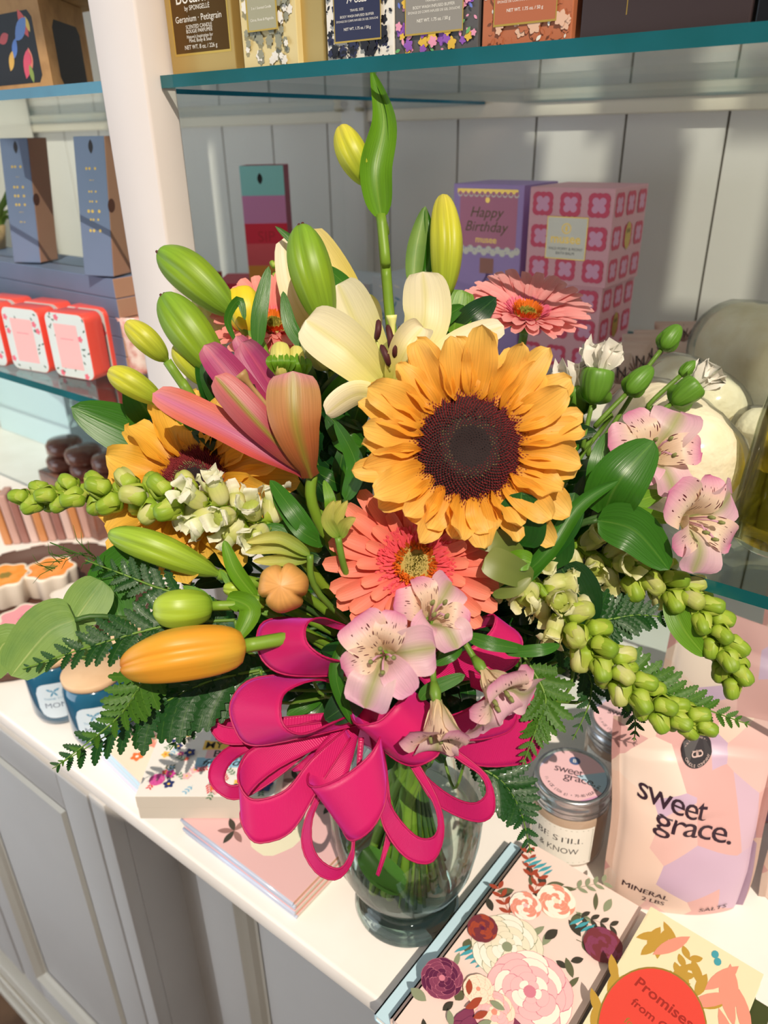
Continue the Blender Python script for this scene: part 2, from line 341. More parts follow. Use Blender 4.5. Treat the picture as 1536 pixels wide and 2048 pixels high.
for px, py, lab in ((730, 204, 'small dark brass shelf clip on the wall, right of the batten'), (688, 205, 'small brass shelf clip holding the upper glass at the batten'), (48, 240, 'small brass shelf clip high in the left bay')):
    c = OY(px, py, YW - .022); t = thing('shelf_clip', c, lab, 'shelf clip')
    m = MB(); m.tube([c + Vector((.0, -.006, 0)), c + Vector((.0, .018, 0))], .007, 12); m.build('screw', brass, t)
    for dz in (-.0075, .0075): m = MB(); m.tube([c + Vector((-.006, -.012, dz)), c + Vector((-.006, .0, dz))], .0055, 12); m.build('pad', stone, t)

# ---------------------------------------------------------------- boxes
def carton(name, o, x, y, z, faces, label, cat, group=None, bev=.0006):
    """o: lower front left corner; faces: materials bottom top front right back left"""
    ms = []; idx = []
    for f in faces:
        if f not in ms: ms.append(f)
        idx.append(ms.index(f))
    t = thing(name, o, label, cat, group); m = MB(); m.box(o, x, y, z, mats=idx); m.build('carton', ms, t, flat=True, bevel=bev)
    return t
def px_edge(A, B, z): a = OZ(*A, z); b = OZ(*B, z); return a, (b - a)
def perp(x, L): x = x.normalized(); return Vector((-x.y, x.x, 0)) * L
UP = Vector((0, 0, 1))
gold = M('gold_foil', (214, 178, 92), .28, .9); goldp = M('gold_print', (206, 172, 84), .35, .7); whp = M('white_print', (240, 236, 228), .6); inkp = M('ink_print', (34, 30, 34), .6)
pinkp = M('pink_card', (236, 176, 190), .5); rose = M('rose_print', (222, 78, 112), .5); lav = M('lavender_card', (178, 150, 214), .5); mauve = M('mauve_print', (206, 128, 160), .5)
lilac = M('lilac_print', (232, 168, 204), .5)
def front_art(o, x, z): n = x.cross(z).normalized(); return Art(plane_map(o, x.normalized(), z.normalized(), n))
def right_art(o, x, y, z): n = x.normalized(); return Art(plane_map(o + x, y.normalized(), z.normalized(), n))
B8 = .098
def pink_box(o, x, y, label, first):
    t = carton('bath_balm_box', o, x, y, UP * B8, [pinkp] * 6, label, 'box', 'stacked bath product boxes')
    for art, W in ((front_art(o, x, UP), x.length), (right_art(o, x, y, UP), y.length)):
        for i in range(3):
            for j in range(3):
                cx_, cy_ = (i + .5) * W / 3, (j + .5) * B8 / 3; r = W / 3 * .2
                for dx, dy in ((-1, -1), (1, -1), (1, 1), (-1, 1), (0, 1), (0, -1), (1, 0), (-1, 0)): art.ell(cx_ + dx * r * .95, cy_ + dy * r * .95, r * .95, r * .95, rose, 12)
                art.ell(cx_, cy_, r * .9, r * .9, lilac, 10)
                for dx, dy in ((-1, -1), (1, -1), (1, 1), (-1, 1)): art.ell(cx_ + dx * r * .6, cy_ + dy * r * .6, r * .62, r * .62, lilac, 10)
        art.build('printed_pattern', t)
    a = front_art(o, x, UP); a.k = 150
    if first:
        W = x.length; a.rect(W * .24, B8 * .27, W * .73, B8 * .71, goldp); a.rect(W * .25, B8 * .28, W * .72, B8 * .70, whp)
        a.ell(W * .48, B8 * .59, .0055, .0055, goldp); a.ell(W * .48, B8 * .59, .0042, .0042, whp); a.leaf(W * .48, B8 * .555, .007, .003, math.pi / 2, goldp)
        a.text('musee', W * .48, B8 * .47, W * .36, goldp, bold=.02); a.text('WILD POPPY & PEONY', W * .485, B8 * .38, W * .42, inkp); a.text('BATH BALM', W * .485, B8 * .335, W * .22, inkp)
        a.build('label', t)
    b = right_art(o, x, y, UP); b.k = 150; W = y.length; b.ell(W * .5, B8 * .5, .008, .0135, goldp, 24, scal=.08, sn=10)
    for i in (-1, 0, 1): b.leaf(W * .5 + i * .0035, B8 * .52, .006, .002, math.pi / 2, inkp)
    b.build('seal', t); return t
zt = SH + .096
xv = Vector((.0947, 0, 0)); yv = Vector((0, .095, 0)); o = Vector((-.402, .7995, zt))
pink_box(o, xv, yv, 'pink box with rose flower pattern and white label, on top of its stack', True)
B8 = .0957
pink_box(o + Vector((-.004, .004, -.096 + .0002)), xv, yv, 'pink flower patterned box under the white labelled one', False)
B8 = .098
a2 = OY(908, 368, .82); b2 = OY(1050, 368, .82); xv2 = Vector((b2.x - a2.x, 0, 0)); yv2 = Vector((0, .085, 0))
o2 = Vector((a2.x, .82, zt))
t = carton('birthday_box', o2, xv2, yv2, UP * B8, [lav] * 6, 'lavender and pink box reading Happy Birthday', 'box', 'stacked bath product boxes')
a = front_art(o2, xv2, UP); W = xv2.length
a.rect(W * .1, B8 * .3, W * .92, B8 * .93, mauve); a.rect(W * .06, B8 * .9, W * .92, B8 * .95, goldp)
for i in range(11): a.ell(W * (.1 + i * .08), B8 * .89, .003, .0028, whp, 10); a.ell(W * (.1 + i * .08), B8 * .9, .0024, .0024, mauve, 10)
for i in range(14): a.ell(W * (.07 + i * .067), B8 * (.25 + .03 * (i % 2)), .0042, .0042, whp, 12)
for i in range(12): a.ell(W * (.1 + i * .076), B8 * (.26 + .02 * (i % 3)), .0009, .0006, lav, 6)
a.ell(W * .27, B8 * .02, W * .25, B8 * .18, lav, 20); a.rect(W * .42, .0003, W * .62, B8 * .18, M('tan_print', (176, 120, 110), .6))
a.text('Happy', W * .5, B8 * .68, W * .48, M('olive_ink', (112, 92, 60), .5), shear=.3, h=B8 * .15); a.text('Birthday', W * .5, B8 * .52, W * .62, M('olive_ink', (112, 92, 60), .5), shear=.3, h=B8 * .15); a.text('musee', W * .5, B8 * .38, W * .3, goldp); a.ell(W * .5, B8 * .83, .003, .003, goldp)
a.build('printed_pattern', t)
carton('birthday_box', o2 - Vector((0, 0, .0958)) + yv2 * .05, xv2, yv2, UP * .0955, [lav] * 6, 'plain lavender box beneath the Happy Birthday box', 'box', 'stacked bath product boxes')
# white boxes with blue script, left of them
bl = M('blue_print', (70, 140, 176), .6); pw = M('pale_blue_card', (206, 214, 224), .5)
for i, (A, B, y, h) in enumerate((((600, 552), (738, 550), .90, .085), ((744, 552), (898, 548), .87, .085))):
    p = OY(*A, y); q = OY(*B, y); x = Vector((q.x - p.x, 0, 0)); o = Vector((p.x, y, SH))
    t = carton('soap_box', o, x, Vector((0, .09, 0)), UP * (p.z - SH), [pw] * 6, ('pale blue patterned box behind the open white lily, left of its pair', 'pale blue patterned box behind the lily bud stem, right of its pair')[i], 'box', 'pale patterned boxes')
    a = front_art(o, x, UP); H = p.z - SH
    for k in range(26): a.leaf(random.uniform(.01, x.length - .01), random.uniform(.01, H - .006), .012, .0025, random.uniform(0, 3), bl if k % 3 else whp)
    a.build('printed_pattern', t)
# colourful slim box standing on a red one
def rgb(n, c, r=.5): return M(n, c, r)
p = P(478, 332, .98); q = P(566, 334, .98); base = P(486, 590, .98); x = Vector((q.x - p.x, q.y - p.y, 0)); y = perp(x, .055); o = Vector((p.x, p.y, base.z)); H = p.z - base.z
mag = rgb('magenta_card', (150, 20, 66))
t = carton('colour_block_box', o, x, y, UP * H, [mag, mag, mag, mag, mag, mag], 'tall box with mint, lilac, red and orange bands, right of the post', 'box')
a = front_art(o, x, UP); W = x.length
for z0, z1, c in ((.76, 1, (150, 216, 216)), (.53, .76, (214, 140, 190)), (.36, .53, (226, 44, 72)), (.17, .36, (230, 92, 104)), (0, .17, (226, 148, 60))): a.rect(0, H * z0, W, H * z1, rgb('band%d' % int(z0 * 100), c))
a.leaf(W * .45, H * .85, .014, .007, math.pi / 2, inkp); a.text('SIP', W * .5, H * .42, W * .4, rgb('band36d', (200, 40, 60))); a.build('printed_bands', t)
red = rgb('red_card', (214, 46, 76)); c0 = o + Vector((-.05, -.02, 0)); 
carton('red_box', Vector((c0.x, c0.y, SH)), x.normalized() * .155, y.normalized() * .09, UP * (o.z - SH - .0005), [red] * 6, 'flat red box under the colour banded box', 'box')
cop = M('copper_card', (176, 104, 74), .4)
p = P(385, 545, 1.1); carton('copper_box', Vector((p.x, p.y, SH)), Vector((.03, 0, 0)), Vector((0, .03, 0)), UP * (p.z - SH), [cop] * 6, 'small copper box peeping out above the upper left lily bud', 'box')
# top shelf products
def shelf_box(name, xa, xb, faces, label, h=.15, d=.05, yy=.443, yaw=0):
    A = OY(xa, 100, yy).x; B = OY(xb, 100, yy).x; o = Vector((A, yy, TS + .0003)); x = Vector((B - A, yaw, 0)); y = perp(x, d)
    return carton(name, o, x, y, UP * h, faces, label, 'box', 'boxed bath products on the upper shelf'), front_art(o, x, UP), x.length
gd = M('gold_card', (190, 160, 96), .32, .55); br = M('bronze_label', (104, 74, 34), .22, .75)
t, a, W = shelf_box('candle_box', 340, 470, [gd] * 6, 'gold foil scented candle box right beside the white post, upper shelf')
a.rect(W * .08, .012, W * .95, .12, goldp); a.rect(W * .1, .0135, W * .93, .12, br)
for s_, z, ww in (('Botanica', .049, .62), ('by SPONGELL\u00c9', .0415, .38), ('Geranium \u00b7 Petitgrain', .0345, .7), ('SCENTED CANDLE', .030, .4), ('BOUGIE PARFUM\u00c9E', .0275, .4), ("Nature's Inspiration for", .0235, .4), ('Mind, Body & Soul', .021, .34), ('NET WT. 8 oz. / 226 g', .0168, .5)): a.text(s_, W * .5, z, W * ww, whp)
a.build('label', t)
cc = M('cream_card', (226, 208, 152), .4); gy = M('grey_print', (150, 150, 130), .5); sage = M('sage_label', (168, 166, 140), .5); navy = M('navy_card', (40, 44, 78), .45)
t, a, W = shelf_box('soap_box', 486, 596, [cc] * 6, 'cream box with grey flowers and a sage label, right of the gold one')
random.seed(3)
for k in range(90): a.flower(random.uniform(.004, W - .004), random.uniform(.003, .07), random.uniform(.002, .0042), 6, (gy, whp, gy)[k % 3], None, random.random())
a.rect(W * .16, .0215, W * .72, .09, goldp); a.rect(W * .19, .0225, W * .69, .09, sage); a.text('CANDLE', W * .44, .047, W * .34, whp); a.text('by Colette Candle', W * .44, .0435, W * .4, whp); a.text('2 in 1 Scented Candle', W * .44, .035, W * .36, whp); a.text('Citrus, Rose & Magnolia', W * .44, .028, W * .42, whp)
a.build('label', t)
shelf_box('gold_box', 600, 648, [M('gold_satin', (196, 172, 112), .3, .5)] * 6, 'plain gold box between the cream box and the navy box', yy=.448)
def uses(px0, px1, basec, lab, label, bits, txt, seed):
    random.seed(seed); t, a, W = shelf_box('body_buffer_box', px0, px1, [basec] * 6, label)
    for k in range(230):
        x_, z_ = random.uniform(.002, W - .002), random.uniform(.001, .065); c = bits[k % len(bits)]
        if not (W * .16 < x_ < W * .8 and z_ > .014): 
            r_ = min(random.uniform(.0022, .0048), x_, W - x_, z_ + .001, )
            (a.leaf if k % 2 else lambda x, y, L, w_, an, m: a.flower(x, y, L * .9, 5, m, None, an))(x_, z_, r_, r_ * .5, random.uniform(0, 6.2), c)
    a.rect(W * .14, .0095, W * .84, .1, goldp); a.rect(W * .152, .0105, W * .828, .1, lab)
    tc_ = whp; a.text('7+ USES', W * .49, .032, W * .3, tc_, bold=.02); a.text('TRAVEL SIZE', W * .49, .0265, W * .2, tc_); a.text('BODY WASH INFUSED BUFFER', W * .49, .0235, W * .5, tc_); a.text('\u00c9PONGE DE CORPS INFUS\u00c9E DE GEL DOUCHE', W * .49, .0212, W * .62, tc_); a.text('NET WT. 1.75 oz. / 50 g', W * .49, .0165, W * .4, tc_, bold=.01)
    a.rect(W * .3, .0385, W * .7, .0388, tc_); a.build('label', t)
bk = M('black_print', (24, 24, 36), .5)
uses(655, 788, whp, navy, 'white and black leaf print box with navy label, upper shelf', [bk, navy, bk], 'Beauty', 5)
pur = M('purple_print', (150, 90, 190), .5); grn = M('green_print', (110, 180, 110), .5); yel = M('yellow_print', (232, 190, 70), .5); prn = M('pink_print', (240, 160, 190), .5); blp = M('violet_print', (110, 130, 214), .5); gylab = M('grey_label', (150, 146, 140), .5); gdk = M('grey_card', (92, 90, 92), .5)
uses(791, 955, gdk, gylab, 'grey box with purple, pink and yellow flowers, upper shelf', [pur, grn, yel, prn, prn, blp], 'Flower', 6)
ors = M('terracotta_card', (190, 112, 76), .5); org = M('light_print', (232, 190, 164), .5)
uses(963, 1140, ors, M('terra_label', (186, 108, 74), .5), 'terracotta box with pale flowers, left of the dark bar soap box', [org, whp, ors, ors], 'Coconut', 8)
bar = M('bar_card', (62, 50, 52), .35)
t, a, W = shelf_box('bar_soap_box', 1157, 1490, [bar] * 6, 'wide dark brown BAR SOAP box for men at the right of the upper shelf')
a.text('\u2013for men\u2013', W * .16, .0235, W * .13, goldp, bold=.02); a.rect(W * .285, .009, W * .29, .09, goldp); a.text('BAR SOAP', W * .62, .0195, W * .16, goldp); a.build('label', t)
shelf_box('dark_box', 1500, 1560, [M('black_card', (18, 20, 26), .3)] * 6, 'black box at the far right end of the upper shelf')
c = OY(318, 75, .50); mb = MB(); mb.lathe(Vector((c.x, c.y, TS)), [(.007, 0), (.015, .003), (.015, .085), (.009, .095), (.005, .11)], 20, wob=.06)
glit = M('glitter', (150, 140, 130), .25, .8, nz=(260, (230, 200, 90), 1), bump=(300, .8)); tag(mb.build('glitter_ornament', glit), 'glittery ornament squeezed between the post and the gold box', 'ornament')
# kraft gift boxes with windows, left
kraft = M('kraft_card', (190, 146, 96), .7, nz=(60, (150, 108, 66), .5)); dark = M('dark_inside', (18, 14, 18), .5)
A = OY(105, 163, .48); o = Vector((A.x, .48, TS + .0003)); xl_ = Vector((-.13, .0, 0)); 
ex = Vector((OY(203, 150, .60).x - A.x, .12, 0)).normalized() * .12
def kbox(o, h, label, wd):
    fx = Vector((-.12, 0, 0)); oo = o + fx; t = carton('kraft_gift_box', oo, -fx, ex, UP * h, [kraft] * 6, label, 'box', 'kraft boxes on the upper shelf')
    if not wd: return
    cut = lambda x0, z0, x1, z1, k: [(x0 + k, z0), (x1 - k, z0), (x1, z0 + k), (x1, z1 - k), (x1 - k, z1), (x0 + k, z1), (x0, z1 - k), (x0, z0 + k)]
    a = front_art(oo, -fx, UP); a.poly(cut(.014, .008, .105, .068, .006), dark)
    for x_, z_, c, an, L in ((.094, .046, (214, 60, 50), 2, .026), (.098, .05, (230, 190, 60), 1.9, .014), (.09, .02, (220, 120, 90), 1.6, .018), (.09, .024, (200, 50, 50), 1.6, .01), (.076, .012, (214, 60, 90), 1.1, .028), (.07, .045, (90, 130, 200), .6, .03), (.088, .008, (130, 150, 40), 1.7, .016), (.06, .03, (80, 120, 200), 1, .02), (.05, .02, (220, 170, 60), 1, .02), (.04, .045, (200, 60, 60), .3, .02)):
        a.leaf(x_, z_, L, L * .45, an, rgb('bead%d' % int(x_ * 1000 + z_ * 1e5), c, .3))
    a.build('window', t)
    L = ex.length; a = Art(plane_map(oo - fx, ex.normalized(), UP, ex.normalized().cross(UP))); a.poly(cut(L * .2, .006, L * .82, .062, .007), dark); a.build('window', t)
kbox(o, .082, 'kraft box with a cut-out window of colourful beads, left on the upper shelf', True)
kbox(o + Vector((.03, .02, .0825)), .05, 'kraft box resting on top of the bead-filled one', False)

# ---------------------------------------------------------------- left bay products
coral = M('coral_tin', (236, 84, 70), .3, coat=.3); tinw = M('tin_face', (216, 224, 224), .4); peach = M('peach_label', (244, 184, 184), .4); tgr = M('tin_green', (60, 92, 76), .5); tpk = M('tin_pink', (232, 110, 130), .5)
A = OZ(120, 752, SH); B = OZ(192, 764, SH); xd = Vector((B.x - A.x, B.y - A.y, 0)); xd.normalize(); yd = perp(xd, 1).normalized(); TW, TH, TD = .064, .075, .025
def rrect(o, x, z, w, h, r, n=5):
    pts = []
    for cx_, cz_, a0 in ((w - r, r, -90), (w - r, h - r, 0), (r, h - r, 90), (r, r, 180)):
        for i in range(n + 1): t = math.radians(a0 + 90 * i / n); pts.append(o + x * (cx_ + r * math.cos(t)) + z * (cz_ + r * math.sin(t)))
    return pts
random.seed(11)
Bc = OZ(192, 764, SH)
for i in range(4):
    for j in range(2):
        o = Bc - xd * (TW + i * (TW + .009)) + yd * (j * (TD + .008)) + UP * .0003 - xd * (j * .004)
        lab = 'coral soap tin with a floral face, %s in the %s row' % (('nearest the post', 'second from the post', 'third from the post', 'fourth from the post')[i], ('front', 'back')[j])
        t = thing('soap_tin', o, lab, 'tin', 'coral soap tins on the left glass shelf')
        m = MB(); m.prism(rrect(o, xd, UP, TW, TH, .010), yd * TD); m.build('body', coral, t, bevel=.0012)
        a = Art(plane_map(o, xd, UP, -yd)); a.poly([((q - o).dot(xd), (q - o).z) for q in rrect(o + xd * .001 + UP * .001, xd, UP, TW - .002, TH - .002, .009)], tinw)
        for k in range(44):
            x_, z_ = random.uniform(.004, TW - .004), random.uniform(.004, TH - .004)
            if .012 < x_ < TW - .014 and .010 < z_ < TH - .012: continue
            if k % 3: a.leaf(x_, z_, .005, .002, random.uniform(0, 6), tgr)
            else: a.flower(x_, z_, .0042, 5, tpk)
        a.rect(.013, .011, TW - .015, TH - .013, peach); a.rect(TW * .32, TH * .6, TW * .64, TH * .61, tpk)
        a.build('printed_face', t)
blu = M('slate_card', (104, 118, 148), .45, nz=(6, (84, 104, 126), .6)); tan = M('tan_card', (184, 140, 116), .5)
C = Vector((-.755, .507, 0)); L0 = OZ(0, 522, SH + .1095); xb = Vector((C.x - L0.x, C.y - L0.y, 0)).normalized(); yb = perp(xb, 1)
for k in range(5):
    o = Vector((C.x, C.y, SH + .0003 + k * .0219)) - xb * .40 + xb * (.0008 * (k % 2))
    carton('flat_gift_box', o, xb * .40, yb * .08, UP * .0215, [blu, blu, blu, tan, blu, blu], 'slate blue flat box with tan end, %s in the pile behind the tins' % ('at the bottom', 'second from bottom', 'in the middle', 'second from top', 'on top')[k], 'box', 'pile of slate blue flat boxes', .0008)
ZT = SH + .1102
def slip(A, B, T, label, w, d, h, lean):
    b_ = OZ(*B, ZT); vv = Vector((b_.x, b_.y, 0)).normalized(); rt_ = Vector((vv.y, -vv.x, 0)); x = (rt_ * .75 - vv * .62).normalized() * w; y = perp(x, d); z = (UP + rt_ * T + vv * lean).normalized() * h
    b_ = Vector((b_.x, b_.y, ZT + .001)); o = b_ - x
    t = carton('slipcase_box', o, x, y, z, [blu, blu, blu, tan, blu, blu], label, 'box', 'slim blue boxes standing on the pile', .001)
    a = front_art(o, x, z); a.leaf(w * .55, h * .88, .014, .006, math.pi / 2, inkp)
    for q in (.78, .7, .62, .55, .48, .42, .34): a.text('\u2022\u2022 \u2022', w * .5, h * q, w * random.uniform(.1, .45), goldp)
    a.build('printed_face', t); a = Art(plane_map(o + x, y.normalized(), z.normalized(), x.normalized())); a.ell(d * .12, h * .52, .006, .007, M('notch', (100, 66, 56), .7), 16); a.build('thumb_notch', t)
slip((35, 495), (82, 528), .10, 'slim blue box with tan side standing farther left on the pile', .040, .034, .140, .03)
slip((195, 545), (228, 556), .10, 'slim blue box half hidden by the white post', .040, .034, .140, .03)
c = OZ(272, 748, SH); mb = MB(); mb.lathe(Vector((c.x - .002, c.y + .01, SH + .0003)), [(.014, 0), (.016, .004), (.019, .05), (.02, .066), (.018, .067), (.016, .05), (.01, .006)], 28, caps=True)
tag(mb.build('floral_cup', M('floral_cup', (238, 214, 208), .3, nz=(90, (206, 120, 110), .9))), 'small floral cup with orange rim tucked behind the post', 'cup')
# greenery at the far left edge
t = thing('potted_grass', P(-30, 520, 1.1), 'green leafy plant at the far left edge beside the slate boxes', 'plant')
m = MB(); random.seed(5)
for k in range(26):
    p0 = Vector((P(-25, 520, 1.1).x, P(-25, 520, 1.1).y, ZT)) + Vector((random.uniform(-.02, .02), random.uniform(-.02, .02), 0)); an = random.uniform(0, 6.28); dd = Vector((math.cos(an), math.sin(an), 0))
    m.blade([p0, p0 + dd * .015 + UP * .04, p0 + dd * .05 + UP * random.uniform(.02, .09)], .007, nu=2, nv=6)
m.build('leaves', M('far_leaf', (110, 140, 60), .5, tr=.3), t); m = MB(); m.lathe(Vector((p0.x, p0.y, ZT)), [(.018, 0), (.024, .03), (.02, .03)], 16); m.build('pot', M('pot', (190, 160, 120), .7), t)
# counter, under the left glass: panel stand-in, bundle, white bowls
c = OZ(40, 1010, CT); o = Vector((c.x - .22, c.y + .14, CT + .0003)); sky = M('daylit_panel_tint', (198, 222, 230), .5)  # stand-in for a white side panel, its bluish daylight put into the colour
tp = OY(125, 790, c.y + .2)
carton('side_panel_stand_in', Vector((tp.x - .3, c.y + .2, CT + .0003)), Vector((.3, 0, 0)), Vector((0, .08, 0)), UP * .3, [sky] * 6, 'pale blue box standing in for the daylit white side panel below the coral tins', 'box')
brn = M('brown_wrap', (134, 84, 66), .25, nz=(30, (96, 56, 48), .9), coat=.5); 
bars = [M('bar_a', (196, 132, 84), .3, coat=.4), M('bar_b', (190, 150, 140), .3, coat=.4), M('bar_c', (150, 104, 96), .3, coat=.4), M('bar_d', (210, 180, 172), .3, coat=.4)]
c0 = OZ(8, 1092, CT); c1 = OZ(205, 1075, CT); dx_ = (c1 - c0); 
for k in range(11):
    o = c0 + dx_ * (k / 11) + Vector((0, 0, .0003)); x = dx_ / 11 * .92; y = perp(x, .04)
    carton('wrapped_soap_bar', o, x, y, UP * (.085 + .006 * math.sin(k * 2.1)) + x.normalized() * -.006, [bars[k % 4]] * 6, 'upright brown wrapped soap bar in the row behind the round tray', 'soap', 'row of wrapped soap bars behind the tray', .003)
for k in range(6):
    r = (.031, .03, .027, .03, .03, .026)[k]; cc_ = Vector((c0.x + .005 + (k % 3) * .062, c0.y + .135 + .004 * (k % 2), CT + .0955 + (k // 3) * .0265)); mb = MB(); mb.lathe(cc_, [(r * .8, 0), (r, .004), (r, .018), (r * .85, .024), (r * .3, .026)], 24)
    tag(mb.build('brown_disc', brn), 'glossy brown round soap, %s' % ('lower left one on the crate', 'lower middle one on the crate', 'lower right one on the crate', 'upper left of the heap', 'upper middle of the heap', 'upper right of the heap')[k], 'soap', 'brown round soaps in plastic')
mb = MB(); mb.abox((c0.x - .03, c0.y + .10, CT + .0003), (c1.x + .01, c0.y + .175, CT + .095)); tag(mb.build('soap_crate', brn, bevel=.003), 'brown crate holding the round brown soaps', 'crate')
p0 = OZ(190, 960, CT); wbz = CT + .07
carton('white_box', Vector((p0.x - .02, p0.y + .14, CT + .0003)), Vector((.25, 0, 0)), Vector((0, .1, 0)), UP * .07, [pw] * 6, 'white box carrying two round bowls behind the sunflower', 'box')
for i_, (px, py, lab) in enumerate(((200, 885, 'white round bowl left under the glass shelf'), (285, 905, 'white round bowl right next to the other, behind the sunflower'))):
    cc_ = Vector((p0.x + .035 + i_ * .085, p0.y + .19, wbz + .0006)); mb = MB(); mb.lathe(cc_, [(.018, 0), (.02, .002), (.034, .018), (.04, .04), (.038, .04), (.032, .02), (.01, .006)], 28); tag(mb.build('white_bowl', M('ceramic', (214, 212, 224), .3)), lab, 'bowl')

# ---------------------------------------------------------------- lower glass shelf, right
tub = M('tube_blush', (206, 176, 166), .4); tubw = M('tube_white', (238, 228, 216), .4); tubd = M('tube_print', (120, 84, 74), .5)
tubes = [(1165, 688, 1235, .70, tubw), (1232, 684, 1300, .78, tub), (1268, 660, 1336, .82, tub), (1310, 643, 1400, .90, tub), (1196, 706, 1262, .745, tub), (1245, 668, 1318, .80, tub)]
labs = ['cream tube standing upright directly behind the white carnation buds', 'blush tube just right of the cream one', 'blush tube in the middle of the row behind the green buds', 'blush tube farthest back against the wall', 'blush tube half hidden behind the cream tube', 'blush tube between the front and the middle ones']
for (xa_, ya_, xb_, d, mt), lab in zip(tubes, labs):
    p = P(xa_, ya_, d); q = P(xb_, ya_ + 10, d); top = p.z; mid = (p + q) / 2; x = Vector((q.x - p.x, q.y - p.y, 0)); W = x.length; x.normalize(); n = perp(x, 1); c = Vector((mid.x, mid.y, SH)); H = top - SH
    t = thing('cream_tube', c, lab, 'tube', 'upright hand cream tubes'); m = MB(); rows = []
    for z, dp in ((.0, .016), (.004, .0175), (.02, .017), (H * .5, .012), (H * .85, .004), (H * .92, .0014), (H, .0012)):
        rows.append([c + x * (W / 2 * (1 if z > .03 else .82) * math.copysign(abs(math.cos(a)) ** .5, math.cos(a))) + n * dp * math.sin(a) + UP * z for a in [2 * math.pi * k / 24 for k in range(24)]])
    m.quadgrid(rows, 0, True); m.f.append(tuple(range(23, -1, -1))); m.m.append(0); m.f.append(tuple(range(144, 168))); m.m.append(0); m.build('tube_body', mt, t)
    a = Art(lambda u_, v_, l, c=c, x=x, n=n, H=H: c + x * u_ + UP * v_ - n * (.0008 + l + .012 * max(0, (H * .92 - v_) / (H * .42)) ** .8)); a.text('N', W * .2, H * .66, .009, inkp); 
    for k in range(7): a.leaf(W * .1, .02, .02, .0016, .6 + k * .3, tubd)
    a.build('print', t)
# fluffy white rolls in clear wrap
fl = M('fluffy_white', (250, 244, 226), .9, nz=(40, (234, 222, 190), .6), bump=(120, .8)); wrap = thin_glass('clear_wrap', (250, 248, 242), .03, .15)
for k, (A, B, r, lab) in enumerate((((1285, 845), (1400, 965), .038, 'fluffy white roll nearest the alstroemeria'), ((1330, 772), (1440, 845), .032, 'fluffy white roll in the middle of the wrapped heap'), ((1440, 690), (1600, 745), .046, 'large fluffy roll at the back against the wall'), ((1480, 872), (1600, 905), .024, 'fluffy roll behind the yellow bottle'))):
    p = OZ(*A, SH + r + .001); q = OZ(*B, SH + r + .001); t = thing('cotton_roll', (p + q) / 2, lab, 'roll', 'fluffy white rolls in clear wrap')
    m = MB(); pts = smooth([p, (p + q) / 2 + UP * .003, q], 14); m.tube(pts, [r * (1 - abs(i / 14 * 2 - 1) ** 5 * .6) * (1 + .02 * math.sin(i * 2.3)) for i in range(15)], 28); m.build('fluff', fl, t)
    m = MB(); m.tube(smooth([p - (q - p) * .12, (p + q) / 2 + UP * .004, q + (q - p) * .12], 14), [r * 1.04 * (1 - abs(i / 14 * 2 - 1) ** 6 * .9) * (1 + .02 * math.sin(i * 3.1)) for i in range(15)], 20); m.build('wrapping', wrap, t)
# bottle with yellow liquid
c = OZ(1530, 1092, SH); c = Vector((c.x + .006, c.y + .012, SH + .0003)); t = thing('oil_bottle', c, 'clear bottle of pale yellow liquid at the right edge', 'bottle')
bp_ = [(.0, 0), (.028, 0), (.032, .004), (.031, .03), (.028, .08), (.023, .12), (.014, .15), (.013, .19)]; m = MB(); m.lathe(c, bp_[1:], 36); m.build('glass_body', thin_glass('bottle_glass', (244, 246, 226), .03), t)
m = MB(); m.lathe(c + UP * .004, [(.0285, 0), (.0285, .026), (.0255, .076), (.0225, .1)], 32); m.build('liquid', thin_glass('oil', (240, 226, 140), .0), t)
a = Art(lambda u_, v_, l, c=c: c + Vector((math.sin(u_ / .03 - .9) * -.032, -math.cos(u_ / .03 - .9) * .032, .0)) + UP * v_); a.ell(-.004, .058, .011, .014, whp, 16); a.build('label', t)

# ---------------------------------------------------------------- counter right: bags, candles, notebooks
pastels = [(226, 184, 180), (216, 168, 166), (232, 204, 190), (206, 176, 196), (232, 210, 198), (200, 172, 198)]
def bagmat():
    m = bpy.data.materials.new('bag_patchwork'); m.use_nodes = True; N = m.node_tree.nodes; K = m.node_tree.links; b = N['Principled BSDF']; b.inputs['Roughness'].default_value = .38
    uv = N.new('ShaderNodeUVMap'); uv.uv_map = 'UV'; mp = N.new('ShaderNodeMapping'); mp.inputs['Scale'].default_value = (3.2, 4, 1); K.new(uv.outputs[0], mp.inputs[0]); vo = N.new('ShaderNodeTexVoronoi'); vo.inputs['Scale'].default_value = 1; K.new(mp.outputs[0], vo.inputs[0])
    sp = N.new('ShaderNodeSeparateColor'); K.new(vo.outputs['Color'], sp.inputs[0]); r = N.new('ShaderNodeValToRGB'); r.color_ramp.interpolation = 'CONSTANT'; e = r.color_ramp.elements
    while len(e) < 6: e.new(.5)
    for i in range(6): e[i].position = i / 6; e[i].color = lin(pastels[i])
    K.new(sp.outputs[0], r.inputs[0]); K.new(r.outputs[0], b.inputs['Base Color']); return m
bm_ = bagmat()
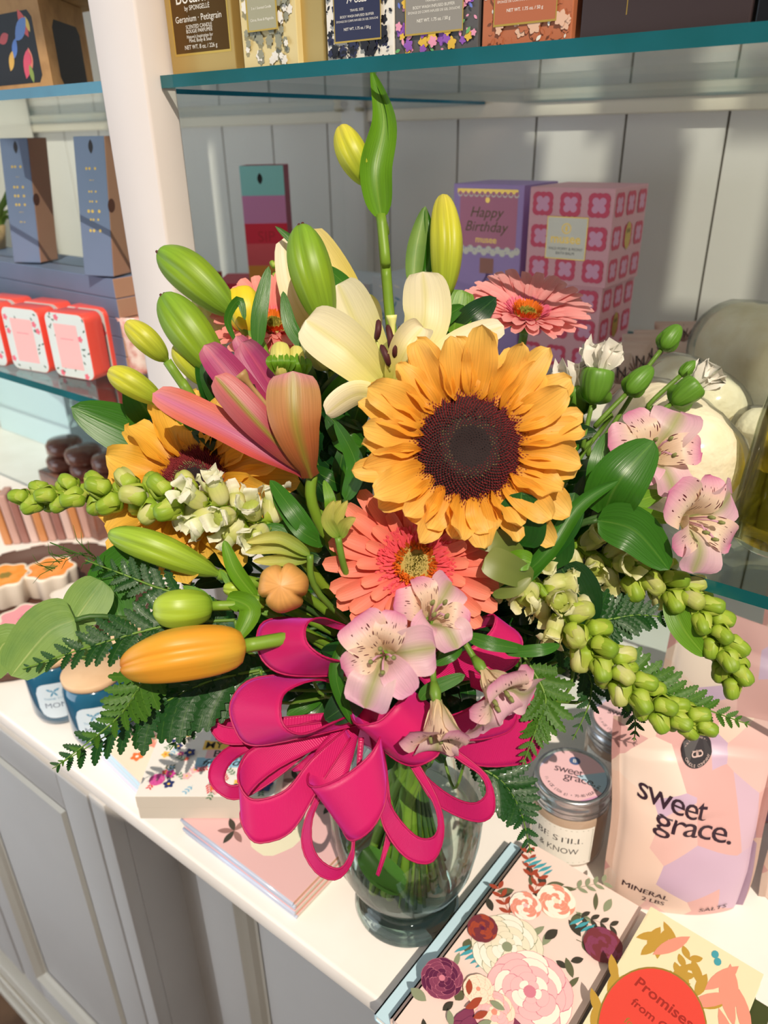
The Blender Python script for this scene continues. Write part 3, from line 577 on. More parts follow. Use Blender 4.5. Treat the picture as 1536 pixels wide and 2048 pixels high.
def bag(o, x, H, lean, label, text=True, seed=0, thick=.022, logo=(.50, .86), spread=.11):
    W = x.length; xn = x.normalized(); n = perp(x, 1).normalized(); t = thing('salt_bag', o, label, 'bag', 'pastel patchwork bags of bath salts')
    def surf(u, v, sgn):
        wd = W * (1 + spread * v + .02 * math.sin(v * 9 + seed)); s = u - .5
        puff = thick * (math.sin(math.pi * min(max((u - .05) / .9, 0), 1)) ** .55) * ((math.sin(math.pi * min(1, v * .93 + .16)) ** .6) if v < .86 else .12 * (1 - v) / .14 + .02)
        cr = .0035 * noise.noise(Vector((u * 3.2 + seed, v * 4.6, 3))) * (1 if .03 < u < .97 else 0) + .0022 * math.sin(u * 9 + v * 14 + seed) * (1 - abs(2 * u - 1)) * (v > .6)
        return o + xn * (wd * s + W / 2) + UP * (H * v * (1 - .015 * math.cos(u * 5 + seed))) + n * (lean * v * v + .024) - n * (sgn * puff + cr + (.004 * math.sin(u * 7 + seed) * v))
    m = MB()
    for sg in (1, -1): m.quadgrid([[surf(i / 40, j / 50, sg) for i in range(41)] for j in range(51)])
    m.build('pouch', bm_, t)
    a = Art(lambda u, v, l: surf(u, v, 1) - n * (l * 1.5 + .0006)); a.fn0 = a.fn
    if text:
        dkp = M('plum_ink', (50, 28, 44), .5)
        r_ = -.17; a.text('sweet', .36, .665, .42, dkp, rot=r_, h=.085, space=.88); a.text('grace.', .50, .525, .52, dkp, rot=r_, h=.105, space=.88)
        a.text('MINERAL', .26, .15, .30, dkp, rot=-.10, h=.034); a.text('2 LBS', .32, .09, .15, dkp, rot=-.08, h=.03); a.text('SALTS', .74, .06, .20, dkp, rot=.02, h=.032)
    lk = M('logo_black', (44, 38, 44), .5); rx = .095; ry = rx * W / H; lx, ly = logo
    a.ell(lx, ly, rx, ry, lk, 36); a.k += 350; lp = M('logo_light', (206, 180, 176), .5); k0 = a.k
    a.text('B', lx + .018, ly, .036, lp, h=ry * .62); a.text('B', lx - .018, ly, -.036, lp, h=ry * .62)
    b = Art(lambda u, v, l: surf(lx + (u - lx), ly + (v - ly) * W / H, 1) - n * (l * 1.5 + .0022)); b.arc('CANDLE COMPANY', lx, ly, rx * .80, .022, math.pi * 1.12, math.pi * 1.88, lp, flip=True); b.arc('BRIDGEWATER', lx, ly, rx * .72, .022, math.pi * .88, math.pi * .12, lp)
    a.build('lettering', t); b.build('logo_ring_text', t); return t
A = OZ(1215, 1838, CT); B = OZ(1492, 1862, CT); 
bag(Vector((A.x, A.y, CT + .0005)), Vector((B.x - A.x, B.y - A.y, 0)) * 1.04, .178, .03, 'pastel bag of salts reading sweet grace, standing in front', True, 0)
A = OZ(1250, 1640, CT); B = OZ(1480, 1640, CT); v_ = Vector((.118, .03, 0))
bag(Vector((-.125, .585, CT + .0005)), v_, .205, .02, 'second pastel salts bag, directly behind the one in front', False, 2.3, logo=(.43, .80))
bag(Vector((-.06, .655, CT + .0005)), v_, .215, .02, 'pastel salts bag farthest back, black logo under the snapdragon tip', False, 4.1, logo=(.35, .83))
bag(Vector((.0, .52, CT + .0005)), Vector((.11, .05, 0)), .17, .01, 'pastel bag cut off by the right edge of the picture', False, 6.1)
def tin(c, r, h, label, top=True):
    t = thing('tin_candle', c, label, 'candle', 'glass candles with silver lids'); m = MB()
    m.lathe(c, [(r * .86, 0), (r * .97, .004), (r, .012), (r, h * .70), (r * .93, h * .76)], 48); m.build('jar', M('candle_glass', (178, 154, 134), .12, coat=.6), t)
    sil = M('silver_lid', (196, 198, 204), .25, .9); m = MB(); z0 = h * .74; m.lathe(c, [(r * .97, z0), (r * 1.0, z0 + .001), (r * 1.0, z0 + .004), (r * .97, z0 + .0055), (r * 1.01, z0 + .007), (r * 1.02, z0 + .012), (r * .985, z0 + .013), (r * .985, z0 + .018), (r * 1.0, z0 + .0195), (r * .97, z0 + .0215), (r * .9, z0 + .0215), (r * .88, z0 + .0205)], 56); lid = m.build('lid', sil, t)
    ztop = z0 + .0206; tow = (EYE - c); tow.z = 0; tow.normalize(); X = Vector((-tow.y, tow.x, 0)); Yv = -tow
    a = Art(lambda u, v, l: c + X * u + Yv * v + UP * (ztop + l)); R = r * .86
    a.ell(0, 0, R, R, M('lid_pink', (240, 196, 204), .5), 40); a.poly([(R * math.cos(q), R * math.sin(q)) for q in [-.5 + i * .1 for i in range(10)]] + [(.1 * R, .0)], M('lid_blue', (176, 206, 226), .5))
    a.poly([(R * math.cos(q), R * math.sin(q)) for q in [-1.3 + i * .08 for i in range(10)]], M('lid_mauve', (216, 160, 200), .5)); a.poly([(R * math.cos(q), R * math.sin(q)) for q in [2.2 + i * .1 for i in range(10)]], M('lid_lilac', (206, 196, 226), .5))
    dk_ = M('plum_ink', (50, 28, 44), .5); a.text('sweet', -.004, .004, R * .86, dk_, rot=-.06, h=R * .24, space=.88); a.text('grace.', .006, -.006, R * .95, dk_, rot=-.06, h=R * .28, space=.88); a.ell(0, R * .6, R * .17, R * .17, M('logo_blue', (76, 100, 150), .5)); a.text('B', 0, R * .6, R * .1, whp)
    a.arc('11.4 OZ (326 g) \u2022 70-80 HOUR BURN', 0, 0, R * .82, R * .14, math.pi * 1.12, math.pi * 1.9, dk_, flip=True); a.build('lid_label', lid)
    th0 = math.atan2(tow.y, tow.x); a = Art(lambda u, v, l: c + Vector((math.cos(th0 + u / r), math.sin(th0 + u / r), 0)) * (r + .0004 + l) + UP * v)
    a.rect(-.036, h * .1, .026, h * .64, whp, 16); a.rect(-.034, h * .13, .0245, h * .135, gy, 12); a.rect(-.034, h * .605, .0245, h * .61, gy, 12); a.rect(.0242, h * .13, .0246, h * .61, gy)
    a.text('BE STILL', -.005, h * .46, .042, inkp, h=.0066); a.text('& KNOW', -.005, h * .30, .036, inkp, h=.0066); a.build('front_label', t)
    m = MB(); m.lathe(c + UP * .002, [(r * .2, 0), (r * .3, .0005)], 12)
    return t
c = (OZ(1040, 1690, CT) + OZ(1200, 1680, CT)) / 2; tin(Vector((c.x + .002, c.y + .006, CT + .0003)), .0345, .083, 'candle reading BE STILL & KNOW with silver lid, left of the bag')
tin(Vector((c.x + .012, c.y + .105, CT + .0003)), .0345, .083, 'candle with silver lid directly behind the BE STILL one')
# floral notebooks
def book(o, x, y, t_, cov, pages, label, name, group=None, cat='book', gap=.0012):
    """o: lower front left corner of the lying book"""
    n = UP; t = thing(name, o, label, cat, group); m = MB(); m.box(o, x, y, UP * gap); m.box(o + UP * (t_ - gap), x, y, UP * gap); m.box(o - x.normalized() * .0 + x * .0, x.normalized() * gap, y, UP * t_); m.build('cover', cov, t, flat=True)
    m = MB(); m.box(o + x.normalized() * gap * 1.2 + y.normalized() * .0008 + UP * gap, x - x.normalized() * .003, y - y.normalized() * .002, UP * (t_ - 2 * gap)); m.build('pages', pages, t, flat=True)
    return t, Art(plane_map(o + UP * t_, x.normalized(), y.normalized(), UP)), x.length, y.length
pagew = M('paper', (236, 232, 226), .7); pageg = M('book_block', (206, 196, 184), .7); skyc = M('sky_cover', (190, 220, 236), .5); blush = M('blush_cover', (240, 214, 206), .5)
zt_ = .882
BL = OZ(1060, 1684, zt_); BR = OZ(1282, 1790, zt_); FLc = OZ(838, 1975, zt_)
yv = Vector((BL.x - FLc.x, BL.y - FLc.y, 0)); yl = yv.length + .03; yv.normalize(); xv = Vector((BR.x - BL.x, BR.y - BL.y, 0)); xv -= yv * xv.dot(yv); xl2 = xv.length * 1.05; xv.normalize()
org_ = Vector((BL.x, BL.y, 0)) - yv * yl
P3 = {n: M('art_' + n, c, .55) for n, c in dict(ivory=(240, 228, 206), blushp=(240, 190, 194), rosep=(216, 130, 150), plum=(134, 60, 92), deep=(96, 30, 70), rust=(166, 70, 48), olive=(96, 98, 72), dolive=(62, 58, 50), sageg=(142, 150, 122), teal=(70, 160, 176), wine=(120, 50, 60), gold=(190, 150, 60), coral=(232, 150, 130), pale=(250, 240, 228), yel=(240, 196, 90), navy=(40, 52, 110), sky=(150, 196, 224), mag=(216, 70, 160), org=(234, 120, 60), red=(222, 80, 90), grn=(96, 132, 96)).items()}
def rose_art(a, x, y, r, cols, seed=0):
    random.seed(seed)
    for k in range(5):
        rr = r * (1 - k * .18); n = 9 - k
        for i in range(n): an = 2 * math.pi * i / n + k * .4; px_, py_ = x + math.cos(an) * rr * .62, y + math.sin(an) * rr * .62; a.ell(px_, py_, rr * .44, rr * .32, cols[-1], 14, an + 1.57); a.ell(px_ + math.cos(an) * rr * .02, py_ + math.sin(an) * rr * .02, rr * .415, rr * .29, cols[k % max(len(cols) - 1, 1)] if i % 3 else cols[(k + 1) % max(len(cols) - 1, 1)], 14, an + 1.57)
    a.ell(x, y, r * .14, r * .14, cols[-1], 10)
for k in range(4):
    o = Vector((org_.x, org_.y, CT + .0004 + k * .008)) + xv * (-.006 + (0 if k < 3 else .006)) + yv * (.0015 * ((k * 7) % 3))
    if k == 1: o = o - xv * .014
    t, a, W, H = book(o, xv * xl2, yv * yl, .0077, blush if k != 1 else skyc, pagew, 'notebook lying in front of the candle, %s' % ('bottom of the pile', 'pale blue one sticking out to the left', 'just under the peony one', 'top one with painted peonies')[k], 'floral_notebook', 'pile of notebooks beside the vase')
    if k == 3:
        random.seed(21); q = P3
        for i in range(60): a.leaf(random.uniform(.008, W - .014), random.uniform(.01, H - .02), random.uniform(.009, .017), random.uniform(.004, .008), random.uniform(0, 6.3), q[('olive', 'dolive', 'sageg', 'olive', 'dolive')[i % 5]])
        for sx, sy, an, m_ in ((.2, .83, 2.2, 'rust'), (.3, .72, 1.8, 'rust'), (.24, .62, 2.5, 'rust'), (.62, .8, .3, 'dolive'), (.5, .9, .9, 'sageg'), (.72, .7, .2, 'olive')): a.sprig(W * sx, H * sy, .03, an, 4, .009, q[m_])
        for sx, sy in ((.72, .76), (.16, .9), (.15, .37)):
            for i in range(9): a.leaf(W * sx - .010 + i * .0024, H * sy - .004 + (i % 2) * .003, .011, .002, 1.2, q['teal'])
        for sx, sy, r, cs, sd_ in ((.34, .5, .030, ['ivory', 'pale', 'ivory', 'sageg'], 1), (.64, .4, .034, ['blushp', 'pale', 'blushp', 'rosep'], 2), (.62, .12, .034, ['plum', 'rosep', 'plum', 'deep'], 3), (.45, .8, .017, ['pale', 'coral', 'ivory'], 4), (.28, .7, .014, ['pale', 'coral', 'blushp'], 8), (.52, .25, .016, ['ivory', 'blushp', 'coral'], 5), (.9, .74, .016, ['wine', 'plum', 'wine'], 6), (.12, .5, .013, ['wine', 'rust', 'deep'], 7), (.1, .23, .017, ['plum', 'deep', 'rosep'], 9), (.86, .2, .014, ['ivory', 'wine'], 10), (.35, .28, .012, ['ivory', 'coral'], 12)): rose_art(a, W * sx, H * sy, r, [q[c] for c in cs], sd_)
        for i in range(8): a.leaf(random.uniform(.03, W - .03), random.uniform(.02, H * .3), .012, .005, random.uniform(0, 6.3), q[('rust', 'sageg')[i % 2]])
        a.build('cover_painting', t)
# cream book with coral oval
zb = .897; TL = OZ(1302, 1812, zb); TR = OZ(1545, 1905, zb); LL = OZ(1165, 2048, zb); yv_ = Vector((TL.x - LL.x, TL.y - LL.y, 0)); yv_.normalize(); xv_ = Vector((TR.x - TL.x, TR.y - TL.y, 0)); xv_ -= yv_ * xv_.dot(yv_); W_ = xv_.length; xv_.normalize(); L_ = .15
o = Vector((TL.x, TL.y, CT + .034)) - yv_ * L_
t, a, W, H = book(o, xv_ * W_, yv_ * L_, .0125, M('cream_cover', (238, 226, 190), .5), pagew, 'cream book with leaves and a coral oval reading Promises from God', 'gift_book')
random.seed(4)
for sx, sy, an, c in ((.2, .93, 4.4, 'gold'), (.15, .96, 5.1, 'gold'), (.48, .86, 4.9, 'gold'), (.06, .5, 1.7, 'gold'), (.1, .3, 1.9, 'gold'), (.62, .68, 1.1, 'gold')):
    for i in range(3): a.leaf(W * sx, H * sy - .006 * i, .022, .007, an + (.45, -.45, 0)[i], P3[c])
for i in range(5):
    a.leaf(W * .46, H * (.62 + i * .055), .011, .0055, .8, P3['gold']); a.leaf(W * .46, H * (.62 + i * .055), .011, .0055, 2.3, P3['gold'])
for sx, sy, an in ((.6, .62, .9), (.66, .74, 1.2), (.72, .86, -1.0), (.8, .7, -.9), (.88, .85, -1.1), (.9, .6, -.8), (.78, .5, -.5), (.92, .45, -.6), (.2, .75, 1.1), (.05, .12, .9), (.75, .95, -1.2)): a.leaf(W * sx, H * sy, .036, .009, an, P3['coral'])
for sx, sy in ((.3, .66), (.33, .62), (.28, .6), (.36, .58), (.78, .48), (.75, .44), (.8, .42), (.62, .95), (.66, .92)): a.ell(W * sx, H * sy, .0025, .0035, P3['teal'], 10)
a.ell(W * .44, H * .42, W * .40, H * .31, goldp, 40); a.ell(W * .44, H * .42, W * .39, H * .30, M('coral_oval', (228, 74, 62), .4), 40)
txp = M('title_ink', (176, 50, 44), .35, .2)
a.text('Promises', W * .44, H * .56, W * .5, txp, rot=-.12, bold=.02); a.text('from God', W * .44, H * .46, W * .42, txp, rot=-.12, bold=.02); a.text('for', W * .3, H * .37, W * .1, goldp, rot=-.12); a.text('Moms', W * .48, H * .30, W * .44, txp, rot=-.12, bold=.02); a.build('cover_painting', t)
for i in range(2):
    oo = Vector((o.x, o.y, CT + .0004 + i * .0167)) + xv_ * (.012 - .012 * i)
    book(oo, xv_ * W_, yv_ * L_, .0165, M('green_cover', (62, 70, 34), .4), pageg, ('dark green book at the bottom, under the cream one', 'dark green book directly under the cream one')[i], 'gift_book', 'dark green books in the right corner')
# ---------------------------------------------------------------- counter left: cards, books, jars, tray
zc = .8725; Fc = OZ(592, 1802, zc); Lc = OZ(395, 1655, zc); Rc = OZ(690, 1700, zc)
xv = Vector((Rc.x - Fc.x, Rc.y - Fc.y, 0)).normalized(); yv = Vector((-xv.y, xv.x, 0)); WL = (Vector((Lc.x, Lc.y, 0)) - Vector((Fc.x, Fc.y, 0))).dot(yv) + .02
pk = M('card_pink', (228, 184, 186), .5); cs = M('kraft_edge', (206, 158, 132), .6)
for k in range(6):
    o = Vector((Fc.x, Fc.y, CT + .0004 + k * .0037)) + yv * (.001 * (k % 2)) - xv * (.0012 * (k % 3))
    t = thing('thank_you_card_pack', o, 'pink card pack under the white books, %s' % ('bottom one', 'second from the bottom', 'third from the bottom', 'third from the top', 'second from the top', 'top one lettered Thank You')[k], 'card pack', 'pile of pink card packs')
    m = MB(); m.box(o, xv * .125, yv * WL, UP * .0034, mats=[1, 0, 1, 1, 1, 0]); m.build('pack', [pk, cs if k % 2 else pageg], t, flat=True, bevel=.0004)
    m = MB(); m.tube([o - xv * .0006 + UP * .0018, o + yv * WL - xv * .0006 + UP * .0018], .0017, 8); m.build('cellophane_fold', M('cellophane', (196, 206, 232), .15, coat=.8, spec=.8), t)
    if k == 5:
        cd_ = lambda u, v, l, o=o: o + xv * u + yv * v + UP * (.0034 + l); a = Art(cd_); a.ell(.045, WL * .42, .028, .022, M('cream_blot', (232, 226, 200), .6), 18, scal=.06)
        R_ = math.atan2(-1, 0)
        b = Art(lambda u, v, l: o + UP * (.0034 + l + .0002) + xv * (.045 + v * -.55 + u * .83) + yv * (WL * .42 + v * .83 + u * -.45 + 0)) 
        b.text('Thank', 0, .006, .026, inkp, shear=.3); b.text('You', 0, -.006, .017, inkp, shear=.3); a.build('badge', t); b.build('lettering', t)
        g = Art(cd_)
        for (u_, v_) in ((.085, WL * .5), (.1, WL * .62), (.075, WL * .7), (.1, WL * .3), (.02, WL * .65)):
            for i in range(5): g.leaf(u_, v_, .016, .006, i * 1.1, P3['dolive'] if i % 2 else M('line_leaf', (150, 110, 108), .6))
        g.build('leaf_drawing', t)
zk = CT + .0004 + 6 * .0037 + .0004
zt2 = zk + .030; FLb = OZ(270, 1592, zt2); FRb = OZ(548, 1592, zt2); xv = Vector((FRb.x - FLb.x, FRb.y - FLb.y, 0)); W = xv.length; xn = xv.normalized(); yn = Vector((-xn.y, xn.x, 0)); Lb = .118
wc = M('white_cover', (242, 238, 234), .4)
for k in range(2):
    o = Vector((FLb.x, FLb.y, zk + .0151 * k)) + yn * (.0005 - .001 * k); t = thing('hardback_book', o, ('white hardback under the flower printed one', 'white hardback with tiny flowers reading MY VERY BEST friend')[k], 'book', 'two white books left of the vase')
    m = MB(); m.box(o, xv, yn * Lb, UP * .0148, mats=[0, 0, 1, 0, 0, 0]); m.build('block', [wc, pageg], t, flat=True, bevel=.0004)
a = Art(plane_map(o + UP * .0148, xn, yn, UP)); q = P3; random.seed(14)
for (u_, v_, w_, c) in ((.36, .36, .45, 'sky'), (.42, .46, .44, 'blushp'), (.38, .56, .52, 'yel'), (.42, .66, .3, 'sky'), (.42, .76, .34, 'sky')): a.rect(W * u_, Lb * v_ - .0065, W * (u_ + w_), Lb * v_ + .0065, q[c] if v_ < .6 else M('band_lilac', (222, 212, 226), .6))
for s_, u_, v_, w_ in (('friends', .58, .36, .34), ('BEST', .6, .46, .24), ('MY VERY', .6, .56, .40), ('for', .52, .66, .13), ('your', .56, .76, .2), ('YOU', .6, .86, .2)): a.text(s_, W * u_, Lb * v_, W * w_, inkp, shear=.3 if s_.islower() else .0, h=.009, bold=.012)
for i in range(120):
    u_, v_ = random.uniform(.05, .95) * W, random.uniform(.04, .96) * Lb
    if W * .30 < u_ < W * .92 and v_ > Lb * .29: continue
    c = ('navy', 'mag', 'red', 'sky', 'yel', 'org', 'blushp')[i % 7]
    if i % 4 == 0: a.sprig(u_, v_, .011, random.uniform(0, 6.2), 4, .0042, q['grn'] if i % 8 else q['red'])
    elif i % 4 == 1: a.sprig(u_, v_, .010, random.uniform(0, 6.2), 3, .004, q[('sky', 'grn', 'olive')[i % 3]])
    else: a.flower(u_, v_, random.uniform(.0028, .0062), 5, q[c], q['yel'] if c != 'yel' else q['org'], random.random())
rose_art(a, W * .12, Lb * .16, .008, [q['mag'], q['blushp']]); a.flower(W * .95 - .004, Lb * .1, .009, 5, q['navy'], q['sky'], .3); a.flower(W * .70, Lb * .06, .007, 5, q['navy'], q['pale']); a.flower(W * .14, Lb * .62, .006, 4, q['navy'], q['pale'])
a.build('cover_print', t)
# thin notebooks to their left
zt3 = .882; A = OZ(198, 1490, zt3); B = OZ(290, 1585, zt3); yv = Vector((A.x - B.x, A.y - B.y, 0)).normalized(); xv = Vector((yv.y, -yv.x, 0)); 
xv = xn; yv = yn
LL_ = .16; A = OZ(198, 1492, .8724); B = OZ(300, 1592, .8724); xv = Vector((B.x - A.x, B.y - A.y, 0)).normalized(); yv = perp(xv, 1)
for k in range(4):
    o = Vector((A.x, A.y, CT + .0004 + k * .0055)) + xv * (.004 * (k % 2) - .002) + yv * .001 * k
    t = thing('slim_notebook', o, 'slim notebook left of the white books, %s' % ('bottom of four', 'third from the top', 'second from the top', 'top one with orange flowers')[k], 'notebook', 'pile of slim notebooks')
    cov = [M('nb_lilac', (226, 214, 232), .5), M('nb_sky', (192, 214, 232), .5), skyc, M('nb_peach', (250, 226, 206), .5)][k]
    m = MB(); m.box(o, xv * .088, yv * LL_ * .62, UP * .0042, mats=[0, 0, 0, 0, 0, 0]); m.box(o + UP * .0042, xv * .088, yv * LL_ * .62, UP * .0012, 1); m.build('booklet', [M('nb_edge', (214, 226, 240), .4), cov], t, flat=True)
    if k == 3:
        a = Art(plane_map(o + UP * .0054, xv, yv, UP)); L2 = LL_ * .62
        for i in range(16): a.flower(random.uniform(.008, .08), random.uniform(.008, L2 - .008), random.uniform(.005, .010), 5, q[('yel', 'coral', 'org', 'yel')[i % 4]], q['yel' if i % 4 == 1 else 'pale'], random.random())
        a.flower(.028, L2 * .35, .014, 6, q['coral'], q['plum'], .2); a.flower(.02, L2 * .7, .010, 6, q['yel'], q['pale'])
        for i in range(8): a.leaf(random.uniform(.008, .054), random.uniform(.008, L2 - .01), .007, .004, random.uniform(0, 6), q['sageg'])
        a.build('cover_print', t)
glz = M('blue_glaze', (30, 92, 124), .12, coat=.8, nz=(18, (22, 70, 96), .7)); wood = M('wood_lid', (222, 188, 152), .55, nz=(30, (200, 160, 122), .5)); jl = M('jar_label', (206, 220, 232), .5)
def jar(px, py, label, full=True):
    c = OZ(px, py, CT); c.z = CT + .0004; t = thing('candle_jar', c, label, 'candle', 'blue glazed candle jars with wooden lids'); r = .034; m = MB()
    m.lathe(c, [(r * .8, 0), (r * .93, .003), (r, .012), (r, .068), (r * .93, .076), (r * .86, .079)], 44); m.build('glazed_jar', glz, t)
    m = MB(); m.lathe(c + UP * .0792, [(r * .9, 0), (r * .95, .001), (r * .95, .006), (r * .92, .0075), (.001, .0076)], 44); m.build('lid', wood, t)
    tow = EYE - c; th0 = math.atan2(tow.y, tow.x) - .25; a = Art(lambda u, v, l: c + Vector((math.cos(th0 + u / r), math.sin(th0 + u / r), 0)) * (r + .0005 + l) + UP * v)
    n = 12; 
    for i in range(n): x0_ = -.02 + .04 * i / n; x1_ = -.02 + .04 * (i + 1) / n; f_ = lambda x: .024 * (1 - abs(x / .0205) ** 3) ** .33; a.mb.poly([a.fn(x, y, .0001) for x, y in ((x0_, .038 - f_(x0_)), (x1_, .038 - f_(x1_)), (x1_, .038 + f_(x1_)), (x0_, .038 + f_(x0_)))], a.mi(jl))
    a.k = 8; a.text('THANK YOU,', 0, .041, .024, bl, h=.0034); a.text('MOM', 0, .032, .024, M('jar_ink', (90, 104, 128), .5), h=.0068)
    for sg in (-1, 1): a.leaf(0, .051, .008, .003, 1.57 - sg * 1.1, bl); a.leaf(0, .051, .008, .002, -1.57 + sg * .5, bl)
    a.build('label', t); return t
jar(132, 1415, 'blue jar with wooden lid and MOM label, nearest the tray'); jar(212, 1462, 'blue jar with wooden lid in front of the notebook pile'); jar(290, 1372, 'blue jar behind the other two, under the fern')
zt_ = CT + .012; p1 = OZ(110, 1100, zt_); p2 = OZ(40, 1362, zt_); c = (p1 + p2) / 2; rt = (p1 - p2).length / 2; c.x -= .02; c.z = CT + .0004
t = thing('round_tray', c, 'dark round tray with a black and white checked rim', 'tray'); m = MB(); m.lathe(c, [(rt * .5, 0), (rt * .96, 0), (rt, .003), (rt, .016), (rt * .97, .016), (rt * .965, .005), (rt * .4, .005)], 64); m.build('dish', M('tray_wood', (84, 54, 44), .5), t)
for k in range(48):
    if k % 2: continue
    a0, a1 = 2 * math.pi * k / 48, 2 * math.pi * (k + 1) / 48; m = MB() if k == 0 else m
    m.poly([c + Vector((math.cos(q_) * r_, math.sin(q_) * r_, .0163)) for q_, r_ in ((a0, rt * .972), (a1, rt * .972), (a1, rt * .999), (a0, rt * .999))])
m.build('rim_checks', whp, t, flat=True)
whc = M('white_ceramic', (240, 228, 214), .3, coat=.3)
for px, py, r, colr, lab in ((10, 1150, .034, (246, 150, 52), 'orange topped flower-shaped candle at the left edge of the tray'), (100, 1135, .034, (246, 144, 60), 'orange topped flower-shaped candle at the back of the tray'), (150, 1190, .034, (240, 232, 224), 'white flower-shaped candle with a gold line on the tray'), (52, 1235, .036, (236, 158, 168), 'pink topped flower-shaped candle at the front of the tray')):
    cc_ = OZ(px, py, CT + .045); cc_.z = CT + .0058; t = thing('flower_candle', cc_, lab, 'candle', 'flower-shaped candles on the round tray')
    fl_ = lambda s, z: [cc_ + Vector((math.cos(a) * s * (1 + .09 * math.cos(7 * a)), math.sin(a) * s * (1 + .09 * math.cos(7 * a)), z)) for a in [2 * math.pi * i / 70 for i in range(70)]]
    m = MB(); m.quadgrid([fl_(r * .86, 0), fl_(r * .95, .003), fl_(r * .98, .034), fl_(r, .038), fl_(r * .95, .0395), fl_(r * .88, .0385)], 0, True); m.f.append(tuple(range(69, -1, -1))); m.m.append(0); m.build('dish', whc, t)
    m = MB(); m.poly(fl_(r * .89, .0387)); m.build('wax_top', M('wax%d' % px, colr, .35, nz=(60, (252, 220, 150) if colr[2] < 100 else colr, .25)), t, flat=True)
    a = Art(plane_map(cc_ + UP * .0388, Vector((1, 0, 0)), Vector((0, 1, 0)), UP)); a.flower(0, 0, r * .3, 6, goldp if colr[2] != 168 else P3['rosep'], None); a.build('motif', t)

# ================================================================ the bouquet
AX = Vector((-.2545, .3575, 0)); NECK = Vector((AX.x, AX.y, 1.082))
vase = thing('glass_vase', Vector((AX.x, AX.y, CT)), 'clear glass vase with rounded belly holding the bouquet stems', 'vase')
VP = [(.010, .004), (.036, .0005), (.0415, .003), (.0425, .007), (.040, .011), (.0355, .016), (.0345, .020), (.038, .025), (.046, .037), (.0555, .062), (.0605, .092), (.0625, .122), (.0605, .152), (.053, .180), (.043, .200), (.038, .214), (.039, .224), (.044, .232)]
vc = Vector((AX.x, AX.y, CT + .0003))
m = MB(); m.lathe(vc, VP, 72, caps=False); m.build('glass_wall', thin_glass('vase_glass', (244, 250, 248), .05), vase)
m = MB(); m.lathe(vc, [(.001, .001), (.043, .0012), (.045, .004), (.044, .009), (.036, .015), (.032, .020), (.001, .022)], 64, caps=False); m.build('foot', M('foot_glass', (226, 238, 238), .02, trans=1, ior=1.45, spec=.6), vase)
m = MB(); m.lathe(vc, [(.001, .0235), (.034, .0236), (.044, .037), (.0535, .062), (.0585, .092), (.060, .112), (.001, .112)], 56, caps=False); m.build('water', thin_glass('vase_water', (244, 248, 242), .0), vase)

stemm = M('stem_green', (104, 142, 48), .45, nz=(60, (80, 112, 40), .5), tr=.05); stemd = M('stem_dark', (62, 96, 40), .5, nz=(40, (40, 70, 28), .5))
lilyg = M('lily_stem', (118, 152, 44), .45, nz=(50, (90, 128, 40), .5))
SN = [0]
def stem(root, head, dirv, r=.0028, mat=None, mid=()):
    """from the flower head down through the vase neck into the water"""
    k = SN[0]; SN[0] += 1; an = k * 2.4; rr = .006 + .022 * ((k * .37) % 1)
    nk = NECK + Vector((math.cos(an), math.sin(an), 0)) * rr; bt = Vector((AX.x, AX.y, CT + .030 + .02 * ((k * .53) % 1))) - Vector((math.cos(an + .8), math.sin(an + .8), 0)) * (.008 + .028 * ((k * .61) % 1))
    p = [head, head + dirv.normalized() * .03] + [P(*q) if isinstance(q, tuple) else q for q in mid]; up = nk + (p[-1] - nk) * .35 + UP * .004
    p += [up, nk, nk + (bt - nk) * .5, bt]; pts = smooth(p, 26); m = MB(); m.tube(pts, [r * (1 if i < 14 else 1.1) for i in range(27)], 8); return m.build('stem', mat or stemm, root)
def PX(l): return [P(*p) for p in l]
def leafpart(root, pts, wpx, mat, name='leaf', **k):
    q = PX(pts); dm = pts[len(pts) // 2][2]; m = MB(); m.blade(q, wpx * dm / F, **k); return m.build(name, mat, root)

# ---- colours
G = dict(
 salal=M('leaf_salal', (34, 84, 26), .28, tr=.18, vein=.12, u=((86, 128, 50), .035, .8), coat=.2),
 ruscus=M('leaf_ruscus', (58, 116, 30), .32, tr=.28, vein=.14, u=((104, 150, 60), .03, .6)),
 dark=M('leaf_dark', (22, 60, 26), .3, tr=.12, vein=.1, u=((60, 100, 44), .03, .7), coat=.2),
 bright=M('leaf_bright', (108, 160, 36), .38, tr=.35, vein=.14, u=((150, 188, 70), .04, .6)),
 euc=M('leaf_eucalyptus', (132, 166, 84), .5, tr=.3, vein=.06, nz=(50, (106, 146, 78), .7), u=((178, 196, 120), .025, .9)),
 pitto=M('leaf_pittosporum', (120, 136, 66), .4, tr=.2, v=[(0, (96, 116, 46)), (1, (132, 140, 76))]),
 fern=M('leaf_fern', (30, 78, 28), .36, tr=.2, vein=.1, u=((70, 112, 40), .05, .6), coat=.15),
 fernl=M('leaf_fern_light', (74, 122, 34), .4, tr=.35, vein=.1, u=((110, 150, 50), .05, .6)))
yel_ = M('petal_sun', (242, 160, 36), .5, tr=.35, v=[(0, (230, 148, 34)), (.35, (246, 180, 62)), (1, (252, 206, 108))], vein=.16)
yel2 = M('petal_sun_light', (246, 190, 66), .5, tr=.35, v=[(0, (226, 150, 30)), (.4, (244, 186, 60)), (1, (250, 204, 92))], vein=.16)

